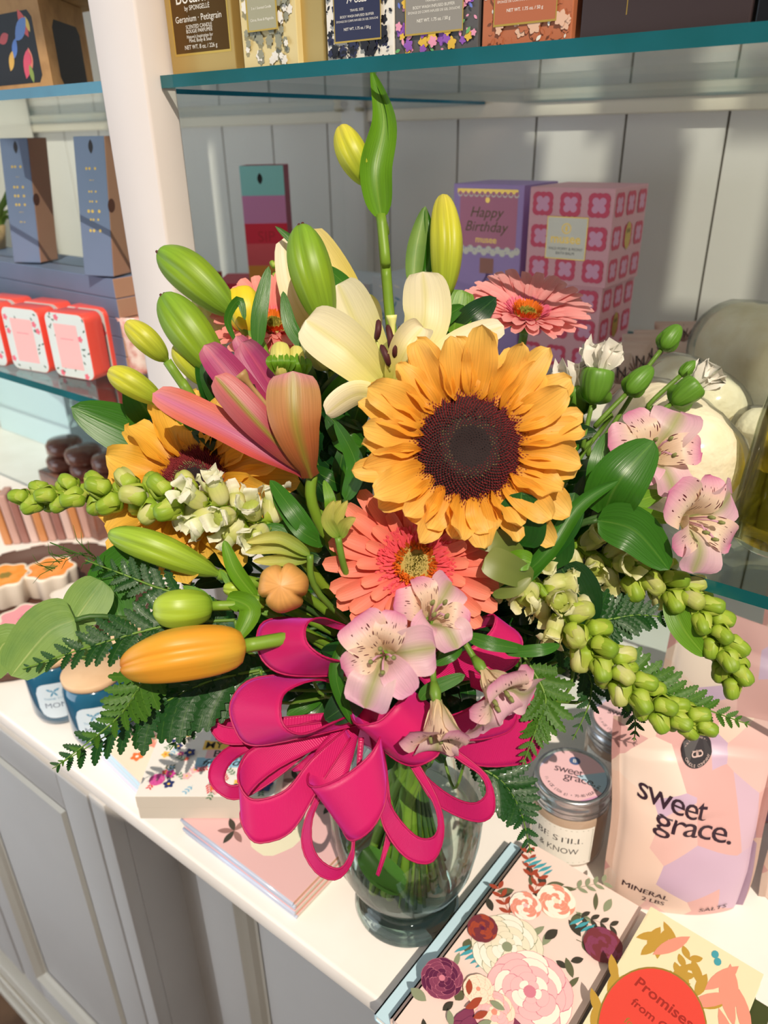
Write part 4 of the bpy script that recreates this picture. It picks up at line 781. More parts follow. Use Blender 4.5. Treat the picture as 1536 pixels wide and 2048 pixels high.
# ---- sunflowers
def head_frame(c, n, up=None):
    n = n.normalized(); return frame(c, (up or cdir(0, 1, 0)) - n * (up or cdir(0, 1, 0)).dot(n), n)
def sunflower(cpx, nrm, rd, L, label, petals=None, mat=yel_, seed=1, rings=((22, 0, .10), (20, .5, .34)), lf=None):
    random.seed(seed); c = P(*cpx); n = cdir(*nrm); Mx = head_frame(c, n); t = thing('sunflower', c, label, 'flower', 'sunflowers in the vase')
    for ri, (cnt, ph, lift) in enumerate(rings):
        for i in range(cnt):
            a = 2 * math.pi * (i + ph) / cnt + random.uniform(-.06, .06); l = L * random.uniform(.86, 1.1) * (1 - .14 * ri) * (lf(a) if lf else 1); wd = .0235 * L / .04 * random.uniform(.85, 1.1)
            d = Vector((math.cos(a), math.sin(a), 0)); k1 = lift + random.uniform(-.12, .16); k2 = random.uniform(-.5, .15)
            pts = [d * (rd * .86) + Vector((0, 0, -.002 + .001 * ri)), d * (rd + l * .45) + Vector((0, 0, l * .45 * k1)), d * (rd + l) + Vector((random.uniform(-.1, .1) * l, random.uniform(-.1, .1) * l, l * (k1 + k2 * .5)))]
            m = MB(); m.blade([Mx @ p for p in pts], wd, a=.5, b=.55, roll=random.uniform(-25, 25), cup=random.uniform(.1, .45), ruf=.10, rib=.08, nu=8, nv=12, face=Mx.to_3x3() @ Vector((0, 0, 1)) if False else n, ph=random.uniform(0, 6), w0=.4, twist=random.uniform(-30, 30)); m.build('ray_petal', mat, t)
    m = MB(); dome = lambda r: -.004 + .008 * math.cos(r / rd * 1.3) - .0035 * math.exp(-(r / rd * 3) ** 2)
    m.quadgrid([[Mx @ Vector((math.cos(a) * r, math.sin(a) * r, dome(r))) for a in [2 * math.pi * k / 40 for k in range(40)]] for r in [rd * q / 12 for q in range(13)]], 0, True)
    for k in range(1500):
        r = rd * 1.03 * math.sqrt((k + .5) / 1500); a = k * 2.39996; p = Vector((math.cos(a) * r, math.sin(a) * r, dome(r))); q = r / rd
        h = (.0012 if q < .5 else .0034 if q < .97 else .0042) * random.uniform(.7, 1.2); w = .0004 + .0003 * q; mi = 1 if q < .36 else (2 if random.random() < .35 and q < .55 else 3)
        dr = Vector((math.cos(a) * (q - .35) * .8 + random.uniform(-.2, .2), math.sin(a) * (q - .35) * .8 + random.uniform(-.2, .2), 1)).normalized(); X = dr.orthogonal().normalized(); Y = dr.cross(X); b = len(m.v)
        for j in range(3): an = j * 2.094; m.v.append(Mx @ (p + (X * math.cos(an) + Y * math.sin(an)) * w)); m.uv.append((0, 0))
        m.v.append(Mx @ (p + dr * h)); m.uv.append((0, 1))
        for j in range(3): m.f.append((b + j, b + (j + 1) % 3, b + 3)); m.m.append(mi)
    m.build('disk', [M('disk_base', (30, 8, 10), .8), M('disk_core', (20, 18, 22), .6), M('disk_speck', (120, 96, 60), .6), M('disk_maroon', (112, 20, 26), .75)], t)
    m = MB(); m.lathe(c - n * .008, [(rd * .2, -.008), (rd * .8, -.004), (rd * 1.05, .004), (rd * .6, .006)], 24, up=n); m.build('calyx', stemm, t)
    stem(t, c - n * .012, -n, .0045); return t
sunflower((940, 893, .425), (.06, .06, 1), .0322, .0350, 'large yellow-orange sunflower with dark maroon centre above the coral gerbera', lf=lambda a: 1.02 if a > 0 and a < 3.3 else (.72 if 3.9 < a < 5.4 else 1.0), seed=4)
sunflower((385, 962, .485), (-.15, .35, .9), .024, .044, 'paler sunflower on the left, mostly hidden by the white snapdragon', mat=yel2, seed=8, rings=((18, 0, .0), (14, .5, .3)))

# ---- gerberas
def gerbera(cpx, nrm, R, label, cols, lifts=(.05, .14, .3), seed=1, cnts=(26, 24, 18), mid=()):
    random.seed(seed); c = P(*cpx); n = cdir(*nrm); Mx = head_frame(c, n); t = thing('gerbera', c, label, 'flower', 'gerberas in the vase')
    pm = M('petal_' + cols[0], cols[1], .5, tr=.3, v=[(0, cols[2]), (.3, cols[1]), (1, cols[3])], vein=.10)
    for ri, (cnt, lift) in enumerate(zip(cnts, lifts)):
        for i in range(cnt):
            a = 2 * math.pi * (i + ri * .5) / cnt + random.uniform(-.05, .05); l = R * (1, .9, .62)[ri] * random.uniform(.93, 1.05); d = Vector((math.cos(a), math.sin(a), 0)); r0 = R * (.2, .2, .22)[ri]
            k = lift + random.uniform(-.05, .05); z0 = .0012 * ri
            pts = [d * r0 + Vector((0, 0, z0)), d * (r0 + (l - r0) * .5) + Vector((0, 0, z0 + (l - r0) * .5 * k * 1.3)), d * l + Vector((0, 0, z0 + (l - r0) * k))]
            m = MB(); m.blade([Mx @ p for p in pts], R * (.215, .20, .15)[ri], a=.5, b=.33, roll=random.uniform(-14, 14), cup=.28, rib=.05, nu=6, nv=14, face=n, w0=.35); m.build('ray_petal', pm, t)
    def florets(r0, r1, n_, h, w, tilt, mi, m):
        for k in range(n_):
            r = math.sqrt(random.uniform(r0 * r0, r1 * r1)) * R; a = random.uniform(0, 6.283); d = Vector((math.cos(a), math.sin(a), 0)); b = len(m.v); s_ = Vector((-d.y, d.x, 0)) * w
            dr = (d * tilt + Vector((random.uniform(-.2, .2), random.uniform(-.2, .2), 1))).normalized(); p = d * r + Vector((0, 0, .0035)); q = p + dr * h * random.uniform(.7, 1.2)
            for vtx in (p - s_, p + s_, q + s_ * .8, q - s_ * .8, q + dr * h * .25): m.v.append(Mx @ vtx); m.uv.append((0, 0))
            m.f.append((b, b + 1, b + 2, b + 3)); m.m.append(mi); m.f.append((b + 3, b + 2, b + 4)); m.m.append(mi)
    m = MB(); florets(.20, .36, 420, .0056, .0008, 1.1, 0, m); florets(.13, .21, 260, .0046, .0006, .4, 1, m); florets(.0, .13, 260, .0022, .0004, 0, 2, m)
    m.lathe(c, [(R * .3, .0), (R * .2, .0040), (R * .13, .0046), (.0004, .0038)], 24, 3, up=n, caps=False); m.build('disk_florets', [M('floret_' + cols[0], cols[4], .5, tr=.2), M('floret_orange', (232, 120, 36), .5), M('floret_lime', (168, 164, 70), .5), M('floret_base', (160, 140, 60), .6)], t)
    m = MB(); m.lathe(c - n * .006, [(R * .1, -.006), (R * .25, -.001), (R * .28, .005)], 20, up=n); m.build('calyx', stemm, t); stem(t, c - n * .01, -n, .0032, mid=mid); return t
gerbera((830, 1128, .44), (.0, .10, 1), .0525, 'coral gerbera with lime centre, front and middle under the sunflower', ('coral', (240, 112, 100), (226, 70, 86), (246, 148, 118), (240, 96, 108)), seed=2)
gerbera((1052, 634, .56), (.05, .72, .72), .0475, 'light pink gerbera at upper right in front of the pink boxes', ('pink', (246, 150, 150), (236, 96, 120), (250, 178, 176), (238, 120, 150)), lifts=(.3, .42, .5), seed=3)
gerbera((548, 655, .555), (.05, .60, .8), .046, 'pink gerbera at upper left between the lily buds', ('rose', (244, 130, 126), (232, 84, 100), (248, 168, 156), (238, 110, 120)), lifts=(.3, .45, .6), seed=5)

# ---- lilies
budg = M('bud_green', (132, 168, 40), .42, tr=.12, v=[(0, (120, 140, 50)), (.12, (150, 184, 60)), (.6, (160, 188, 50)), (1, (120, 156, 50))], vein=.22)
budd = M('bud_deep', (96, 142, 34), .42, tr=.12, v=[(0, (92, 84, 36)), (.1, (122, 166, 48)), (.6, (138, 170, 38)), (1, (104, 146, 46))], vein=.22)
budy = M('bud_yellow', (206, 204, 50), .42, tr=.15, v=[(0, (220, 206, 90)), (.4, (206, 206, 56)), (1, (136, 172, 52))], vein=.2)
budl = M('bud_lime', (166, 194, 60), .38, tr=.15, v=[(0, (178, 200, 84)), (.6, (168, 196, 56)), (1, (116, 158, 40))], vein=.08)
budo = M('bud_orange', (238, 162, 50), .42, tr=.15, v=[(0, (226, 128, 44)), (.3, (238, 164, 52)), (.8, (236, 166, 48)), (1, (206, 160, 50))], vein=.05, nz=(40, (200, 176, 62), .5))
budp = M('bud_peach', (214, 164, 84), .42, tr=.12, v=[(0, (226, 164, 96)), (.5, (208, 160, 76)), (1, (138, 146, 56))], vein=.12)
lilyw = M('petal_cream', (246, 236, 190), .42, tr=.35, v=[(0, (196, 206, 70)), (.3, (236, 226, 140)), (.65, (248, 238, 196)), (1, (250, 240, 214))], vein=.05, u=((222, 214, 130), .10, .6))
lilyy = M('petal_yellow', (242, 220, 122), .45, tr=.35, v=[(0, (200, 200, 60)), (.5, (242, 218, 110)), (1, (246, 226, 150))], vein=.06)
lilym = M('petal_magenta', (172, 60, 106), .4, tr=.25, v=[(0, (120, 24, 50)), (.4, (162, 44, 86)), (.85, (178, 70, 122)), (1, (206, 130, 150))], vein=.12, u=((206, 96, 120), .07, .5))
lilyc = M('petal_coral_lily', (222, 112, 96), .42, tr=.3, v=[(0, (150, 40, 60)), (.4, (206, 84, 80)), (.8, (226, 120, 100)), (1, (232, 150, 150))], vein=.12, u=((196, 112, 170), .32, .7))
lilyo = M('petal_olive_rose', (184, 126, 84), .42, tr=.2, v=[(0, (128, 66, 40)), (.35, (186, 108, 62)), (.8, (190, 142, 92)), (1, (206, 136, 150))], vein=.14, u=((136, 150, 50), .16, .6))
lilys = M('petal_striped', (170, 74, 88), .42, tr=.2, v=[(0, (140, 90, 40)), (.4, (168, 62, 78)), (1, (206, 120, 118))], vein=.1, u=((142, 138, 44), .12, .95))
antm = M('anther_maroon', (74, 30, 34), .6); fil = M('filament', (206, 212, 120), .45); 
def lily_stem(root, head, toward, r=.0035, mid=()): stem(root, head, toward, r, lilyg, mid)
t = thing('white_lily', P(782, 765, .475), 'open cream white lily with maroon anthers, above the sunflower', 'flower')
for pts, w, kw in (([(778, 745, .475), (722, 665, .495), (676, 568, .51)], 112, dict(cup=.25, roll=8)), ([(785, 765, .47), (848, 650, .50), (846, 543, .50)], 106, dict(cup=.25, roll=-12)),
                   ([(800, 800, .468), (900, 700, .485), (1008, 652, .49)], 62, dict(cup=.2, roll=20)), ([(782, 790, .465), (700, 705, .455), (612, 640, .458)], 116, dict(cup=.3, roll=-6)),
                   ([(806, 828, .455), (722, 788, .452), (652, 828, .448)], 60, dict(cup=-.3, roll=25)), ([(782, 770, .462), (812, 700, .448), (846, 655, .452)], 76, dict(cup=.75, roll=10, ruf=.05))):
    leafpart(t, pts, w, lilyw, 'petal', a=.75, b=.42, nu=12, nv=20, rib=.05, w0=.35, **kw)
for a_, b_ in (((757, 640), (752, 680)), ((775, 650), (782, 700)), ((762, 690), (778, 732)), ((782, 668), (789, 715)), ((800, 655), (803, 668))):
    s_ = P(780, 755, .466); h = P(*b_, .452); m = MB(); m.tube(smooth([s_, (s_ + h) / 2 + cdir(0, 0, 1) * .004, h], 8), .0008, 6); f_ = m.build('filament', fil, t); m = MB(); m.tube(smooth([P(*a_, .450), P(a_[0] * .5 + b_[0] * .5 + 2, a_[1] * .5 + b_[1] * .5, .447), P(*b_, .451)], 8), [.0006, .0016, .0019, .002, .002, .002, .0019, .0016, .0006], 8); m.build('anther', antm, f_)
m = MB(); m.tube(smooth([P(783, 760, .466), P(786, 690, .455), P(783, 630, .45)], 10), [.0015] * 8 + [.002, .003, .0034], 10); m.build('pistil', M('pistil_pale', (226, 226, 140), .4), t)
lily_stem(t, P(785, 775, .48), cdir(.05, -1, -.5))
t = thing('pink_lily', P(622, 945, .455), 'half open magenta and coral lily with olive backed front petal', 'flower')
for pts, w, mt, kw in (([(598, 880, .48), (535, 770, .50), (472, 672, .505)], 48, lilym, dict(cup=.3)), ([(605, 910, .47), (560, 800, .485), (484, 684, .485)], 84, lilym, dict(cup=.35, roll=18)),
                   ([(598, 910, .465), (500, 800, .475), (408, 690, .47)], 74, lilym, dict(cup=.3, roll=-8)), ([(612, 950, .455), (480, 872, .448), (306, 786, .452)], 74, lilyc, dict(cup=.25, roll=-22, ruf=.05)),
                   ([(618, 948, .450), (520, 850, .438), (430, 752, .435)], 74, lilys, dict(cup=-.3, roll=6)), ([(622, 955, .450), (592, 850, .428), (586, 742, .428)], 122, lilyo, dict(cup=-.35, b=.32))):
    kk = dict(a=.75, b=.42, nu=12, nv=20, rib=-.04, w0=.35); kk.update(kw); leafpart(t, pts, w, mt, 'petal', **kk)
m = MB(); m.tube(smooth([P(590, 880, .462), P(525, 800, .455), P(480, 746, .45)], 10), [.0014] * 8 + [.002, .0038, .0042], 10); m.build('pistil', M('pistil_olive', (166, 132, 84), .5), t)
for q_ in ((500, 790), (512, 805), (505, 770)): m = MB(); m.tube([P(590, 890, .465), P(*q_, .46)], .0009, 6); f_ = m.build('filament', lilym, t); m = MB(); m.tube([P(q_[0], q_[1], .459), P(q_[0] + 6, q_[1] + 22, .458)], [.0015, .0018], 8); m.build('anther', antm, f_)
lily_stem(t, P(624, 950, .455), cdir(.1, -1, -.4))
# lily buds: tip..base, radius px, material, label, stem direction, extra leaf blades
def lbud(pts, r, mat, label, sd=(.4, -1, -.3), leaves=(), prof=(.7, .72), g=.2, mid=(), sr=.003, tipdark=False, name='lily_bud', cat='bud', lobes=3, ph=.3):
    q = PX(pts); dm = pts[len(pts) // 2][2]; t = thing(name, q[-1], label, cat, 'closed lily buds' if name == 'lily_bud' else None)
    m = MB(); m.bud(q, r * dm / F, prof, lobes=lobes, g=g, ph=ph); m.build('bud', mat, t)
    if tipdark:
        for dx in (-6, 7): 
            m = MB(); m.tube([q[0] + (q[0] - q[1]).normalized() * .0012 + cdir(dx, dx * .4, 0) * .0012, q[0] + (q[1] - q[0]) * .06 + cdir(dx, 0, 0) * .0015], [.0009, .0016], 8); m.build('dark_tip', M('bud_tip', (84, 40, 34), .6), t)
    for lp, lw, lm, kw in leaves: leafpart(t, lp, lw, lm, **kw)
    stem(t, q[-1], cdir(*sd), sr, lilyg, PX(mid)); return t
lbud([(318, 503, .53), (385, 550, .525), (470, 630, .525)], 41, budd, 'big green lily bud at upper left, the higher of two pointing left', sd=(.5, -.7, -.2), mid=[(520, 690, .51), (560, 800, .52)], tipdark=True, sr=.0042, leaves=[([(490, 640, .50), (478, 600, .5), (455, 640, .505), (475, 690, .51)], 18, G['ruscus'], {})])
lbud([(326, 590, .505), (378, 660, .50), (446, 752, .505)], 43, budd, 'big green lily bud at upper left, the lower one beside the post', sd=(.5, -.8, -.3), mid=[(500, 830, .50)], tipdark=True, sr=.004)
lbud([(252, 645, .47), (292, 678, .468), (334, 722, .475)], 25, budy, 'slender yellow-green lily bud in front of the white post', sd=(.5, -.8, -.3), mid=[(365, 765, .48), (420, 860, .50)])
lbud([(218, 742, .49), (262, 765, .487), (325, 805, .495)], 27, budy, 'yellow lily bud left, just above the dark pointed leaves', sd=(.6, -.6, -.3), mid=[(400, 880, .51)])
lbud([(602, 450, .49), (622, 540, .485), (655, 655, .495)], 43, budd, 'upright ribbed green lily bud left of the white lily', sd=(.1, -1, -.3), tipdark=True, sr=.0038, leaves=[([(648, 560, .515), (620, 490, .52), (598, 490, .52), (550, 452, .52)], 26, G['ruscus'], {}), ([(735, 640, .51), (690, 570, .515), (645, 530, .52)], 34, G['ruscus'], {})])
tl = lbud([(682, 252, .49), (706, 310, .487), (742, 372, .495)], 31, budy, 'yellow-green lily bud at the top, leaning left off the tallest stem', sd=(.3, -1, 0), mid=[(765, 470, .50), (776, 600, .50), (790, 760, .51)], sr=.0033)
t = thing('lily_tip', P(762, 428, .49), 'tallest green lily tip with a long twisted pointed leaf', 'bud'); leafpart(t, [(762, 432, .49), (752, 340, .484), (768, 240, .486), (742, 138, .49)], 74, G['bright'], 'wrapping_leaf', a=.45, b=.95, cup=.55, nu=10, nv=24, w0=.4); leafpart(t, [(766, 430, .492), (773, 330, .49), (770, 230, .49), (750, 165, .49)], 34, G['ruscus'], 'wrapping_leaf', cup=.7, roll=40, nu=8, nv=20, w0=.4); stem(t, P(762, 430, .49), cdir(.1, -1, 0), .0034, lilyg, PX([(772, 540, .495), (786, 700, .505)]))
lbud([(886, 388, .52), (893, 490, .515), (888, 600, .525)], 33, budy, 'upright yellow-green lily bud right of the white lily', sd=(0, -1, -.2), sr=.0036, ph=1.2, leaves=[([(905, 690, .53), (912, 635, .525), (925, 580, .525)], 66, G['bright'], dict(b=.3, a=.4))])
t = thing('lily_tip', P(832, 560, .53), 'small folded grey-green leafy tip left of the right upright bud', 'bud'); leafpart(t, [(826, 580, .53), (832, 500, .53), (851, 412, .53)], 44, G['euc'], 'wrapping_leaf', cup=.6); leafpart(t, [(840, 580, .531), (862, 500, .53), (851, 415, .53)], 26, G['ruscus'], 'wrapping_leaf', cup=.6); stem(t, P(834, 575, .53), cdir(0, -1, -.1), .0024, lilyg)
lbud([(216, 1066, .455), (310, 1095, .45), (436, 1148, .46)], 32, budg, 'long green lily bud pointing left under the white snapdragon', sd=(1, -.3, -.4), mid=[(520, 1190, .48)], sr=.0035)
lbud([(312, 1216, .43), (355, 1218, .428), (424, 1212, .435)], 39, budl, 'short rounded lime lily bud above the orange one', sd=(1, 0, -.3), mid=[(500, 1205, .45)], prof=(.5, .42), g=.12, leaves=[([(425, 1210, .437), (400, 1188, .44), (365, 1172, .44)], 20, G['bright'], {}), ([(455, 1195, .44), (500, 1220, .43), (470, 1285, .425)], 52, G['bright'], dict(cup=.5))])
lbud([(246, 1336, .41), (340, 1312, .40), (490, 1292, .415)], 54, budo, 'large orange lily bud at lower left beside the pink ribbon', sd=(1, .1, -.5), mid=[(560, 1290, .45)], prof=(.62, .38), g=.2, sr=.004, ph=1.0)
lbud([(560, 1172, .412), (568, 1175, .43), (580, 1180, .455)], 50, budp, 'olive-peach lily bud seen end-on above the ribbon', sd=(.2, -.2, -1), prof=(.42, .5), g=.22, ph=.6)
lbud([(448, 1176, .45), (468, 1179, .449), (492, 1186, .455)], 15, budl, 'tiny green lily bud beside the end-on one', sd=(1, -.3, -.3), mid=[(540, 1220, .47)], sr=.0025, prof=(.5, .5))
lbud([(481, 585, .535), (490, 625, .53), (502, 668, .535)], 36, M('bud_lemon', (240, 216, 50), .4, tr=.2, vein=.05), 'lemon yellow rose bud left of the upper pink gerbera', sd=(.2, -1, -.1), prof=(.3, .5), g=.1, name='rose_bud', leaves=[([(505, 672, .53), (520, 630, .528), (505, 590, .53)], 12, G['ruscus'], {})])
lbud([(626, 640, .50), (640, 685, .495), (662, 738, .50)], 38, M('bud_white', (238, 238, 206), .4, tr=.2, v=[(0, (246, 242, 220)), (1, (206, 218, 130))], vein=.05), 'creamy white rose bud tucked under the white lily petal', sd=(.2, -1, -.2), prof=(.5, .45), g=.1, name='rose_bud', leaves=[([(668, 742, .497), (640, 710, .49), (622, 640, .492)], 16, G['ruscus'], {}), ([(680, 745, .497), (655, 715, .487), (620, 690, .49)], 18, G['ruscus'], {})])
lbud([(414, 590, .56), (418, 640, .557), (440, 700, .56)], 34, lilyw, 'pale blurred cream bud left of the lemon yellow bud', sd=(.3, -1, -.1), prof=(.4, .5), g=.1, name='cream_bud')
lbud([(350, 690, .51), (375, 720, .508), (410, 770, .51)], 24, budy, 'pale yellow-green bud half hidden under the lower big bud', sd=(.5, -1, -.1), g=.12)
lbud([(735, 590, .545), (742, 625, .542), (752, 665, .545)], 22, lilyw, 'small cream bud behind the tall lily stem', sd=(0, -1, -.1), name='cream_bud')
t = thing('white_lily', P(655, 690, .53), 'cream lily behind the upright green bud, yellow petal to the right', 'flower'); leafpart(t, [(650, 690, .53), (590, 600, .53), (568, 476, .53)], 54, lilyw, 'petal', a=.7, b=.4); leafpart(t, [(740, 650, .52), (690, 560, .525), (624, 458, .525)], 52, lilyy, 'petal', a=.7, b=.4); stem(t, P(660, 700, .53), cdir(.1, -1, 0), .003, lilyg)
# pair of small ruffled buds
for (px, py, d, r, lab) in ((562, 722, .485, 22, 'pale green ruffled small bud, left of the pair by the pink lily'), (594, 728, .488, 17, 'smaller pale green ruffled bud, right of the pair by the pink lily')):
    c = P(px, py, d); t = thing('carnation_bud', c, lab, 'bud'); m = MB(); m.bud(PX([(px - 2, py - 34, d), (px, py, d - .004), (px + 3, py + 34, d)]), r * d / F, (.4, .5), lobes=5, g=.1); m.build('bud', M('bud_pale', (222, 216, 120), .45, tr=.2, vein=.1), t)
    for i in range(5): leafpart(t, [(px + 3, py + 34, d), (px + (i - 2) * 12, py + 4, d - .012), (px + (i - 2) * 9, py - 22 + abs(i - 2) * 5, d - .008)], 13, G['bright'], 'sepal')
    stem(t, P(px + 3, py + 34, d), cdir(.1, -1, -.2), .002)
# ---- white carnation buds and their green ones, right
carw = M('petal_carnation', (246, 242, 232), .5, tr=.3, vein=.04); cal = M('calyx_green', (96, 144, 44), .42, tr=.1, vein=.12)
def carn(tip, mid_, base, r, white, label, mid=()):
    d = mid_[2]; t = thing('carnation_bud', P(*base), label, 'bud', 'carnation buds on thin stems')
    if white:
        m = MB(); c = P(*tip); ax = (P(*base) - c).normalized(); X = ax.orthogonal().normalized(); Y = ax.cross(X)
        for k in range(9): a = k * 2.4; rr = r * d / F * (.25 + .35 * (k % 3) / 2); b0 = P(*mid_) + (X * math.cos(a) + Y * math.sin(a)) * rr * .5; m.blade([b0 + ax * .004, b0 - ax * .010 + (X * math.cos(a) + Y * math.sin(a)) * rr, c + (X * math.cos(a) + Y * math.sin(a)) * rr * .8 - ax * .0012 * (k % 3)], r * 1.6 * d / F, a=.5, b=.2, cup=.6, ruf=.08, nu=8, nv=9, face=(X * math.cos(a) + Y * math.sin(a)), ph=k)
        m.build('petals', carw, t)
    m = MB(); p0 = P(*mid_) if white else P(*tip); q = P(*base); m.bud([p0, (p0 + q) / 2, q], r * d / F * (1.0 if white else 1), (.22 if white else .7, .5), lobes=5, g=.12); m.build('calyx', cal, t)
    dr = (q - p0).normalized()
    for k in range(3): m = MB(); X = dr.orthogonal().normalized(); Y = dr.cross(X); a = k * 2.1; o_ = (X * math.cos(a) + Y * math.sin(a)); m.blade([q + o_ * .001, q - dr * .004 + o_ * r * d / F * .9, q - dr * .010 + o_ * r * d / F * 1.05], r * .9 * d / F, nu=4, nv=6, face=o_); m.build('sepal', cal, t)
    stem(t, q, dr, .0016, mid=PX(mid))
carn((1208, 710, .50), (1200, 735, .50), (1184, 808, .505), 33, True, 'white carnation bud opening at the right of the sunflower', [(1170, 900, .52)])
carn((1148, 745, .52), (1152, 768, .52), (1162, 830, .525), 32, True, 'greyish white carnation bud left of the brighter one', [(1150, 900, .53)])
carn((1415, 755, .49), (1398, 767, .49), (1342, 808, .495), 27, True, 'white carnation bud at far right in a long green calyx', [(1270, 860, .51), (1180, 960, .53)])
carn((1360, 650, .51), (1340, 672, .51), (1322, 700, .513), 21, False, 'green carnation bud, topmost of the right group', [(1270, 780, .52), (1190, 900, .53)])
carn((1305, 733, .50), (1285, 758, .50), (1252, 788, .503), 23, False, 'green carnation bud between the two white ones', [(1210, 850, .52)])
carn((1392, 722, .51), (1375, 735, .51), (1360, 752, .512), 12, False, 'smallest green carnation bud above the far right white one', [(1290, 850, .52)])
# ---- alstroemeria
alw = M('alstro_outer', (238, 190, 206), .45, tr=.35, v=[(0, (210, 206, 150)), (.18, (238, 200, 206)), (.8, (236, 184, 208)), (1, (222, 158, 196))], vein=.08)
alg = M('alstro_green_striped', (236, 200, 206), .45, tr=.35, v=[(0, (222, 220, 160)), (.5, (238, 206, 210)), (1, (214, 160, 190))], vein=.06, u=((160, 172, 92), .22, .8))
als = M('alstro_streaked', (240, 206, 190), .45, tr=.35, v=[(0, (226, 206, 160)), (.3, (244, 220, 190)), (.55, (244, 218, 196)), (.8, (238, 180, 200)), (1, (206, 110, 160))], vein=.05, streak=((96, 22, 40), .2, .74))
def alstro(cpx, nrm, R, label, rot=0, openn=.35, seed=1, mid=()):
    random.seed(seed); R *= 1.12; c = P(*cpx); n = cdir(*nrm); Mx = head_frame(c, n); t = thing('alstroemeria', c, label, 'flower', 'pink alstroemeria blooms')
    for i in range(6):
        inner = i % 2; a = rot + i * math.pi / 3 + random.uniform(-.12, .12); L = R * (1.0 if not inner else .92) * random.uniform(.92, 1.06); d = Vector((math.cos(a), math.sin(a), 0)); lf = openn + random.uniform(-.12, .12) + (.12 if inner else 0)
        pts = [d * .002 + Vector((0, 0, -.004)), d * L * .46 + Vector((0, 0, L * (lf * .8 + .06))), d * L * .98 + Vector((0, 0, L * (lf * .8)))]
        R2 = R * 1.12; m = MB(); m.blade([Mx @ p for p in pts], R2 * (.92 if not inner else .60), a=.85 if not inner else .8, b=.36 if not inner else .5, cup=.2, ruf=.045, roll=random.uniform(-16, 16), nu=10, nv=14, face=n, ph=seed + i, w0=.2); m.build('petal', als if (inner and math.sin(a) > -.6) or i == 2 else (alg if i % 4 == 0 else alw), t)
    for i in range(4):
        a = rot + i * 1.5; d = Vector((math.cos(a), math.sin(a), 0)); m = MB(); m.tube([Mx @ Vector((0, 0, -.006)), Mx @ (d * R * .12 + Vector((0, 0, R * .45))), Mx @ (d * R * .22 + Vector((0, -R * .08, R * .62)))], [.0006, .0006, .0006], 6); f_ = m.build('stamen', alw, t)
        p = Mx @ (d * R * .22 + Vector((0, -R * .08, R * .62))); m = MB(); m.tube([p - n * .002, p, p + n * .0025], [.0009, .0014, .0008], 8); m.build('anther', M('anther_olive', (128, 132, 76), .6), f_)
    m = MB(); m.tube([c - n * .014, c - n * .008, c - n * .002], [.002, .0034, .0022], 10); m.build('ovary', stemm, t); stem(t, c - n * .013, -n, .0018, mid=mid)
alstro((768, 1310, .405), (-.05, .15, 1), .0245, 'front alstroemeria with open striped petals over the bow', rot=.25, seed=1)
alstro((862, 1236, .42), (.25, .55, .8), .0215, 'alstroemeria just behind and above the front one', rot=.8, seed=2)
alstro((975, 1352, .41), (.35, -.45, .5), .0230, 'alstroemeria turned to the right below the gerbera', rot=.1, openn=.7, seed=3)
alstro((875, 1415, .405), (.1, -.75, .4), .0220, 'alstroemeria nodding down in front of the right ribbon loops', rot=.5, openn=.75, seed=4)
alstro((1300, 915, .475), (.1, .35, .9), .0290, 'upper alstroemeria at the right edge, behind the broad leaf', rot=.9, seed=5, mid=[(1200, 1020, .50)])
alstro((1372, 1040, .455), (.45, -.1, .8), .0280, 'lower alstroemeria at the right edge above the glass edge', rot=.5, seed=6, mid=[(1240, 1080, .49)])
# small wilted blooms
for (px, py, d, lab, pts) in ((680, 1022, .425, 'small wilted green and yellow bloom left of the coral gerbera', [((676, 1075), (655, 1040), (668, 1000)), ((680, 1075), (690, 1050), (712, 1035)), ((676, 1075), (672, 1045), (695, 1000)), ((678, 1075), (664, 1030), (682, 1000))]), (545, 1105, .43, 'half closed green-yellow alstroemeria bud above the end-on bud', [((620, 1110), (560, 1075), (492, 1085)), ((620, 1112), (560, 1095), (490, 1105)), ((620, 1115), (570, 1120), (505, 1122)), ((620, 1112), (560, 1085), (500, 1095))])):
    t = thing('alstroemeria_bud', P(px, py, d), lab, 'bud')
    for i, q in enumerate(pts): leafpart(t, [(x, y, d - .004 * j + .003 * i) for j, (x, y) in enumerate(q)], 30, M('wilt', (186, 190, 80), .5, tr=.3, vein=.2, v=[(0, (120, 156, 50)), (1, (214, 204, 110))]), 'petal', cup=.5, ruf=.06)
    stem(t, P(pts[0][0][0], pts[0][0][1], d), cdir(.2, -1, -.6), .002)
